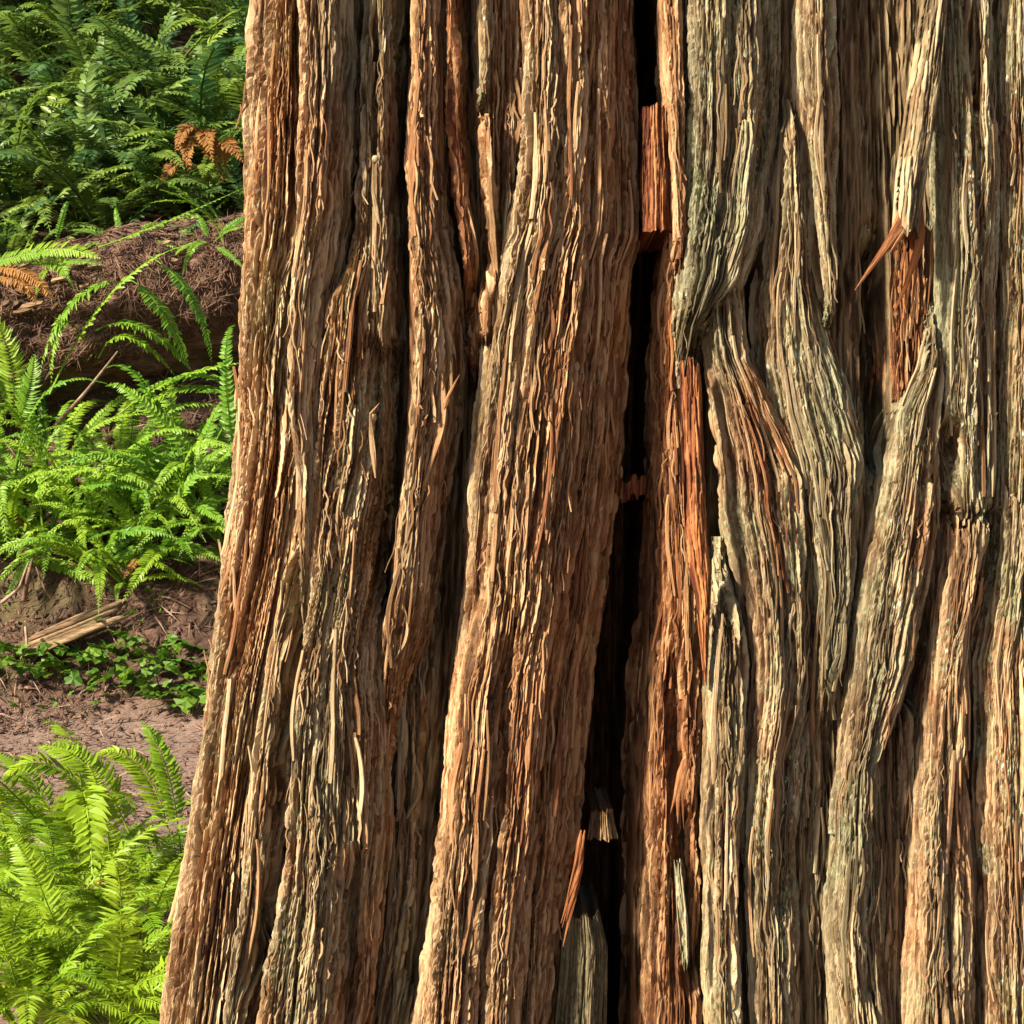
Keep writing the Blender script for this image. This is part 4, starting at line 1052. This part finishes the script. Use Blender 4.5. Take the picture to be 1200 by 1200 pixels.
# bark flakes on the log
r2 = random.Random(5)
for k in range(60):
    px = r2.uniform(-60, 300); ang = r2.uniform(0.3, 2.4) if ls.y > 0 else r2.uniform(0.3, 2.4)
    ang = math.pi - ang if ls.y > 0 else ang
    ang = r2.uniform(0.2, 1.7) if ls.y < 0 else math.pi - r2.uniform(0.2, 1.7)
    c = log_pt(px, ang) - la
    nrm = (ls * math.cos(ang) + lu * math.sin(ang)).normalized()
    L = r2.uniform(0.06, 0.22); w = r2.uniform(0.02, 0.05); t = 0.018
    d = (ldir + lu * r2.uniform(-.5, .5) + ls * r2.uniform(-.3, .3)); d = (d - nrm * d.dot(nrm)).normalized(); s = nrm.cross(d)
    c = c + nrm * r2.uniform(0.0, 0.035)
    vs = []
    for zz_, k1 in ((0, 1.0), (t, 0.75)):
        for (p, q) in ((-1, -.6), (-.5, -1), (.7, -.8), (1, .1), (.4, 1), (-.8, .7)):
            vs.append(c + d * (L / 2 * p * k1 * r2.uniform(.8, 1.1)) + s * (w / 2 * q * k1 * r2.uniform(.8, 1.1)) + nrm * (zz_ + 0.01 * p))
    fs = [(5, 4, 3, 2, 1, 0), (6, 7, 8, 9, 10, 11)] + [(i, (i + 1) % 6, 6 + (i + 1) % 6, 6 + i) for i in range(6)]
    me = bpy.data.meshes.new("bark_flake"); me.from_pydata([tuple(v) for v in vs], [], fs); me.materials.append(M_SLAB if k % 3 else M_LOG); me.update()
    link("bark_flake", me, log)
# needle litter lying on the log
def log_litter(n, seed):
    r = np.random.default_rng(seed)
    V, F = [], []
    for k in range(n):
        t = r.uniform(0.05, 0.85); ang = r.uniform(-0.6, 2.2)
        i = int(t * (nl - 1)); j = int((ang % (2 * math.pi)) / (2 * math.pi) * na) % na
        c = VL[i, j]
        nrm = np.array(ls) * math.cos(ang) + np.array(lu) * math.sin(ang)
        d = r.normal(0, 1, 3); d -= nrm * d.dot(nrm) * 0.8; d /= np.linalg.norm(d); s = np.cross(nrm, d)
        L = r.uniform(0.02, 0.09); w = r.uniform(0.003, 0.008)
        b = len(V); c = c + nrm * 0.012
        V += [c - d * L, c + s * w, c - s * w, c + nrm * w, c + d * L]
        F += [(b, b + 2, b + 3), (b, b + 3, b + 1), (b, b + 1, b + 2), (b + 4, b + 3, b + 2), (b + 4, b + 1, b + 3), (b + 4, b + 2, b + 1)]
    o = link("needle_litter", mesh_np("needle_litter", np.array(V), np.array(F), M_LITTER, False), log)
    o["kind"] = "stuff"
VL = V
log_litter(9000, 8)

# ferns growing on and by the log
lf = empty("sword_fern", log_pt(110, 1.2 if ls.y < 0 else math.pi - 1.2) + Vector((0, -0.05, -0.05)))
tag(lf, "light green fern with long arching fronds draped over the log", "fern", "ferns on the log")
dl = LOGD - 0.65
for k, (b, m_, t_, pl) in enumerate([
    ((58, 462), (130, 345), (217, 287), 0.055), ((150, 330), (85, 355), (45, 442), 0.075), ((150, 326), (190, 365), (222, 432), 0.07),
    ((112, 388), (165, 383), (226, 436), 0.075), ((115, 420), (150, 395), (205, 440), 0.06), ((100, 400), (70, 380), (60, 455), 0.07), ((175, 300), (225, 350), (248, 425), 0.05)]):
    hero_frond(lf, A(*b, dl), A(*m_, dl - 0.12), A(*t_, dl - 0.05), M_FERN_MID, 34, pl, 40 + k)
lf2 = empty("sword_fern", log_pt(215, 1.4 if ls.y < 0 else math.pi - 1.4))
tag(lf2, "fern with crossed narrow fronds on top of the log beside the trunk", "fern", "ferns on the log")
for k, (b, m_, t_, pl) in enumerate([((115, 290), (190, 262), (286, 220), 0.05), ((262, 285), (235, 243), (180, 205), 0.045), ((240, 250), (215, 232), (186, 222), 0.035), ((262, 290), (255, 255), (235, 235), 0.03), ((230, 240), (205, 235), (175, 238), 0.03)]):
    hero_frond(lf2, A(*b, dl), A(*m_, dl - 0.05), A(*t_, dl - 0.1), M_FERN_MID, 30, pl, 60 + k)
lf3 = empty("sword_fern", log_pt(40, 1.5 if ls.y < 0 else math.pi - 1.5))
tag(lf3, "pale flat fern frond spreading over the left of the log", "fern", "ferns on the log")
for k, (b, m_, t_, pl) in enumerate([((0, 310), (60, 292), (118, 303), 0.07), ((20, 312), (62, 305), (75, 325), 0.07), ((-30, 320), (20, 300), (60, 298), 0.06)]):
    hero_frond(lf3, A(*b, dl), A(*m_, dl - 0.05), A(*t_, dl - 0.15), M_FERN_MID, 30, pl, 80 + k, (0, -0.8, 0.6))
lf4 = empty("sword_fern", A(12, 490, dl))
tag(lf4, "dark green fern at the left edge below the log", "fern", "ferns on the log")
for k, (b, m_, t_, pl) in enumerate([((12, 500), (14, 430), (-12, 365), 0.09), ((18, 500), (34, 460), (40, 415), 0.07), ((8, 500), (-10, 450), (-50, 430), 0.08)]):
    hero_frond(lf4, A(*b, dl - .2), A(*m_, dl - 0.3), A(*t_, dl - 0.35), M_FERN_MID, 28, pl, 90 + k, (0, -1, 0.3))
lf5 = empty("sword_fern", A(255, 500, dl))
tag(lf5, "fern with flat narrow fronds under the log beside the trunk", "fern", "ferns on the log")
for k, (b, m_, t_, pl) in enumerate([((140, 485), (205, 445), (285, 425), 0.06), ((300, 490), (240, 440), (150, 470), 0.06), ((290, 470), (215, 455), (140, 500), 0.06), ((300, 485), (270, 462), (232, 460), 0.05)]):
    hero_frond(lf5, A(*b, dl - .1), A(*m_, dl - 0.25), A(*t_, dl - 0.3), M_FERN_MID, 30, pl, 110 + k, (0, -0.4, 1))

for k, (px, ang, lab) in enumerate([(75, 1.0, "young fern sprouting from the front of the log left of its middle"), (165, 1.3, "young fern drooping over the log's top near the long arching fronds"), (255, 0.7, "young fern hanging down the log's face beside the trunk"), (-30, 1.0, "young fern on the log just outside the left edge")]):
    c = log_pt(px, ang if ls.y < 0 else math.pi - ang)
    fern(c, SET_MID, 7, 0.5, 650 + k, lab, "ferns on the log", lean=0.9, tilt=0.2)
df = empty("sword_fern", A(236, 205, 11.5))
tag(df, "withered orange brown fern beside the trunk above the log", "fern", "ferns above the log")
for k, (b, m_, t_) in enumerate([((262, 210), (228, 150), (205, 182)), ((262, 212), (240, 155), (250, 190)), ((268, 214), (262, 168), (285, 190)), ((255, 214), (215, 190), (190, 215)), ((262, 210), (226, 162), (222, 205))]):
    hero_frond(df, A(*b, 11.5), A(*m_, 11.35), A(*t_, 11.2), M_DEAD, 26, 0.075, 130 + k, (0, -0.6, 0.8))
df2 = empty("sword_fern", A(8, 345, dl))
tag(df2, "withered orange fern lying on the left end of the log in view", "fern", "ferns on the log")
for k, (b, m_, t_) in enumerate([((-20, 318), (25, 318), (62, 352)), ((-15, 330), (20, 328), (42, 356))]):
    hero_frond(df2, A(*b, dl), A(*m_, dl - 0.1), A(*t_, dl - 0.15), M_DEAD, 26, 0.06, 140 + k, (0, -0.7, 0.7))
# ferns up the shaded bank
spots = []
rr_ = random.Random(77)
tries = 0
while len(spots) < 68 and tries < 4000:
    tries += 1
    y = rr_.uniform(11.6, 17.0); px = rr_.uniform(-120, 325); x = (px - 600) / 2000 * y
    if all((x - a) ** 2 + (y - b) ** 2 > 0.34 ** 2 for a, b, _ in spots): spots.append((x, y, px))
spots.sort(key=lambda q: q[1])
ORD = ["first", "second", "third", "fourth", "fifth", "sixth", "seventh", "eighth", "ninth", "tenth", "eleventh", "twelfth", "thirteenth", "fourteenth", "fifteenth", "sixteenth", "seventeenth", "eighteenth"]
ROWN = ["first row above the log", "second row above the log", "third row above the log", "fourth row above the log", "fifth row above the log", "topmost row of the bank"]
lab_of = {}
per = (len(spots) + 5) // 6
for rw in range(6):
    row = sorted(spots[rw * per:(rw + 1) * per], key=lambda q: q[2])
    inn = [q for q in row if q[2] > 0]
    for q in row:
        lab_of[q] = "deep green fern outside the left edge on the bank" if q[2] <= 0 else "deep green fern, %s from the left edge in the %s" % (ORD[inn.index(q)], ROWN[rw])
for k in range(10):
    q = (-2.2 + 0.28 * k + rr_.uniform(-.1, .1), 12.2 + (k % 4) * 1.1, 400 + k)
    spots.append(q); lab_of[q] = "deep green fern on the bank behind the trunk"
for k, q in enumerate(spots):
    x, y, px = q
    z = float(ground_z(np.array([x]), np.array([y]))[0])
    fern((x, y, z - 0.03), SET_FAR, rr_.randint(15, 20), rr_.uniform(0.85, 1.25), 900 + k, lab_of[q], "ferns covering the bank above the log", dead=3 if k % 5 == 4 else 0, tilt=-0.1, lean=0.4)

# ------------------------------------------------------------------ weathered plank, sticks and small leaves on the bank
def chunk(name, a, b, w, th, mat, label, cat, seed):
    a, b = Vector(a), Vector(b)
    d = (b - a); L = d.length; d.normalize()
    s = d.cross(Vector((0, -0.6, 0.8))).normalized(); nn = s.cross(d).normalized()
    n, k = 22, 14
    q = np.linspace(0, 1, n); an = np.linspace(0, 2 * math.pi, k, endpoint=False)
    V = []
    for i in range(n):
        ends = min(1, q[i] * 5 + 0.25) * min(1, (1 - q[i]) * 6 + 0.35)
        for j in range(k):
            rr = 0.75 + 0.5 * float(vnoise(np.array([math.cos(an[j]) * 2 + 5 + q[i] * 1.0]), np.array([math.sin(an[j]) * 2 + q[i] * 2]), seed)[0])
            V.append(a + d * (L * q[i] + 0.03 * L * math.sin(an[j] * 3 + seed)) + s * (math.cos(an[j]) * w / 2 * rr * ends) + nn * (math.sin(an[j]) * th / 2 * rr * ends))
    V = np.array([tuple(v - a) for v in V])
    F = grid_faces(n, k, wrap=True)
    o = link(name, mesh_np(name, V, F, mat, False), None, a)
    return tag(o, label, cat)
pa = ground_at_px(16, 774) + Vector((0, -0.02, 0.03)); pb = ground_at_px(160, 720) + Vector((0, -0.05, 0.04))
plank = empty("wood_plank", pa)
tag(plank, "weathered splintered plank lying on the bank below the ferns", "plank")
rp = random.Random(12)
side = (pb - pa).cross(Vector((0, -0.6, 0.8))).normalized()
for k in range(9):
    off = side * ((k - 4) * 0.017 + rp.uniform(-.006, .006)) + Vector((0, -0.35, 0.4)) * rp.uniform(-0.02, 0.035)
    a = pa.lerp(pb, rp.uniform(0.0, 0.22)) + off; b = pa.lerp(pb, rp.uniform(0.72, 1.02)) + off + side * rp.uniform(-.02, .02)
    c = chunk("splinter", a, b, rp.uniform(0.018, 0.04), rp.uniform(0.02, 0.035), M_SLAB, None, None, 3 + k)
    c.parent = plank; c.location = a - pa
def stick(pts, r0, label, group=None, name="fallen_stick"):
    pts = [Vector(p) for p in pts]
    n, k = 10, 6
    V = []
    for i in range(n):
        t = i / (n - 1) * (len(pts) - 1); j = min(int(t), len(pts) - 2); f = t - j
        c = pts[j].lerp(pts[j + 1], f); d = (pts[j + 1] - pts[j]).normalized()
        s = d.cross(Vector((0.1, -1, 0.2))).normalized(); nn = s.cross(d)
        rr = r0 * (1 - 0.6 * i / (n - 1))
        for q in range(k):
            a = 2 * math.pi * q / k
            V.append(tuple(c + s * math.cos(a) * rr + nn * math.sin(a) * rr - pts[0]))
    o = link(name, mesh_np(name, np.array(V), grid_faces(n, k, wrap=True), M_TWIG, True), None, pts[0])
    return tag(o, label, "stick", group)
d8 = 9.35
stick([A(2, 706, d8), A(22, 690, d8 - .1), A(33, 660, d8)], 0.012, "grey bent stick sticking out of the bank at the left edge")
stick([A(28, 704, d8), A(33, 675, d8 - .08), A(38, 655, d8)], 0.016, "short broken brown stick upright under the ferns at left")
stick([A(64, 500, 9.9), A(100, 460, 9.85), A(138, 412, 9.95)], 0.014, "thin pale stick leaning up against the log")
stick([A(30, 735, 9.2), A(32, 760, 9.1), A(24, 772, 9.1)], 0.009, "thin root dangling down the bank beside the plank")
stick([A(60, 700, 9.4), A(52, 690, 9.35), A(42, 664, 9.4)], 0.009, "thin twig poking from the bank under the leftmost ferns")

def leaf_mesh(seed, size):
    r = random.Random(seed)
    k = 10
    V = [(0, 0, 0)]
    for i in range(k):
        a = 2 * math.pi * i / k
        rad = size * (0.78 + 0.22 * math.cos(3 * a)) * r.uniform(0.9, 1.1)
        V.append((math.cos(a) * rad + size * 0.55, math.sin(a) * rad * 0.85, -0.12 * size * (1 if i % 2 else -0.5)))
    V[0] = (size * 0.55, 0, 0.10 * size)
    F = [(0, 1 + i, 1 + (i + 1) % k) for i in range(k)]
    me = bpy.data.meshes.new("leaf"); me.from_pydata(V, [], F); me.materials.append(M_CLOVER); me.update()
    return me
LEAVES = [leaf_mesh(k, 0.062) for k in range(5)]
plants = [(70, 800, 11, "low leafy plant under the plank, left of its middle"), (180, 800, 12, "low leafy plant between the plank's right end and the trunk"), (225, 840, 11, "low leafy plant at the foot of the bank touching the trunk's outline"), (150, 820, 9, "low leafy plant at the bank's foot below the plank's right end"), (10, 800, 9, "low leafy plant at the left edge below the plank"), (125, 782, 10, "low leafy plant below the plank's right end"), (165, 770, 9, "low leafy plant right of the plank"), (210, 785, 11, "low leafy plant with broad leaves near the trunk"),
          (200, 825, 11, "low leafy plant lowest on the bank beside the trunk"), (30, 785, 9, "low leafy plant under the plank's left end"), (90, 785, 8, "low leafy plant beneath the middle of the plank"),
          (235, 805, 10, "low leafy plant touching the trunk's left edge"), (145, 745, 6, "tiny bright sprig growing on the plank's end"), (40, 845, 4, "tiny seedling on the path at left"), (100, 838, 4, "tiny seedling in the middle of the path"),
          (55, 512, 9, "small pale leaved plant in the dark under the log"), (185, 715, 6, "small sprig on bare needles beside the trunk")]
for k, (px, py, cnt, lab) in enumerate(plants):
    p = ground_at_px(px, py)
    r = random.Random(3000 + k)
    root = empty("leafy_plant", p)
    tag(root, lab, "plant")
    st = []
    for j in range(int(cnt * 1.7) if cnt > 6 else cnt):
        a = r.uniform(0, 6.28); rad = r.uniform(0.02, 0.24); hgt = r.uniform(0.04, 0.13)
        q = Vector((math.cos(a) * rad, math.sin(a) * rad * 0.6 - 0.03, hgt))
        o = link("leaf", r.choice(LEAVES), root)
        o.location = q
        o.rotation_euler = (r.gauss(0.35, 0.3), r.gauss(0, 0.3), r.uniform(0, 6.28))
        s = r.uniform(0.55, 1.2) * (0.5 if cnt < 7 else 1)
        o.scale = (s, s, s)
        st.append(q)
    V, F = [], []
    for q in st:
        b = len(V); w = 0.002
        V += [(-w, 0, -.02), (w, 0, -.02), (0, w * 2, -.02), (q.x, q.y, q.z)]
        F += [(b, b + 1, b + 3), (b + 1, b + 2, b + 3), (b + 2, b, b + 3)]
    me = bpy.data.meshes.new("stem"); me.from_pydata(V, [], F); me.materials.append(M_STEM); me.update()
    link("stem", me, root)
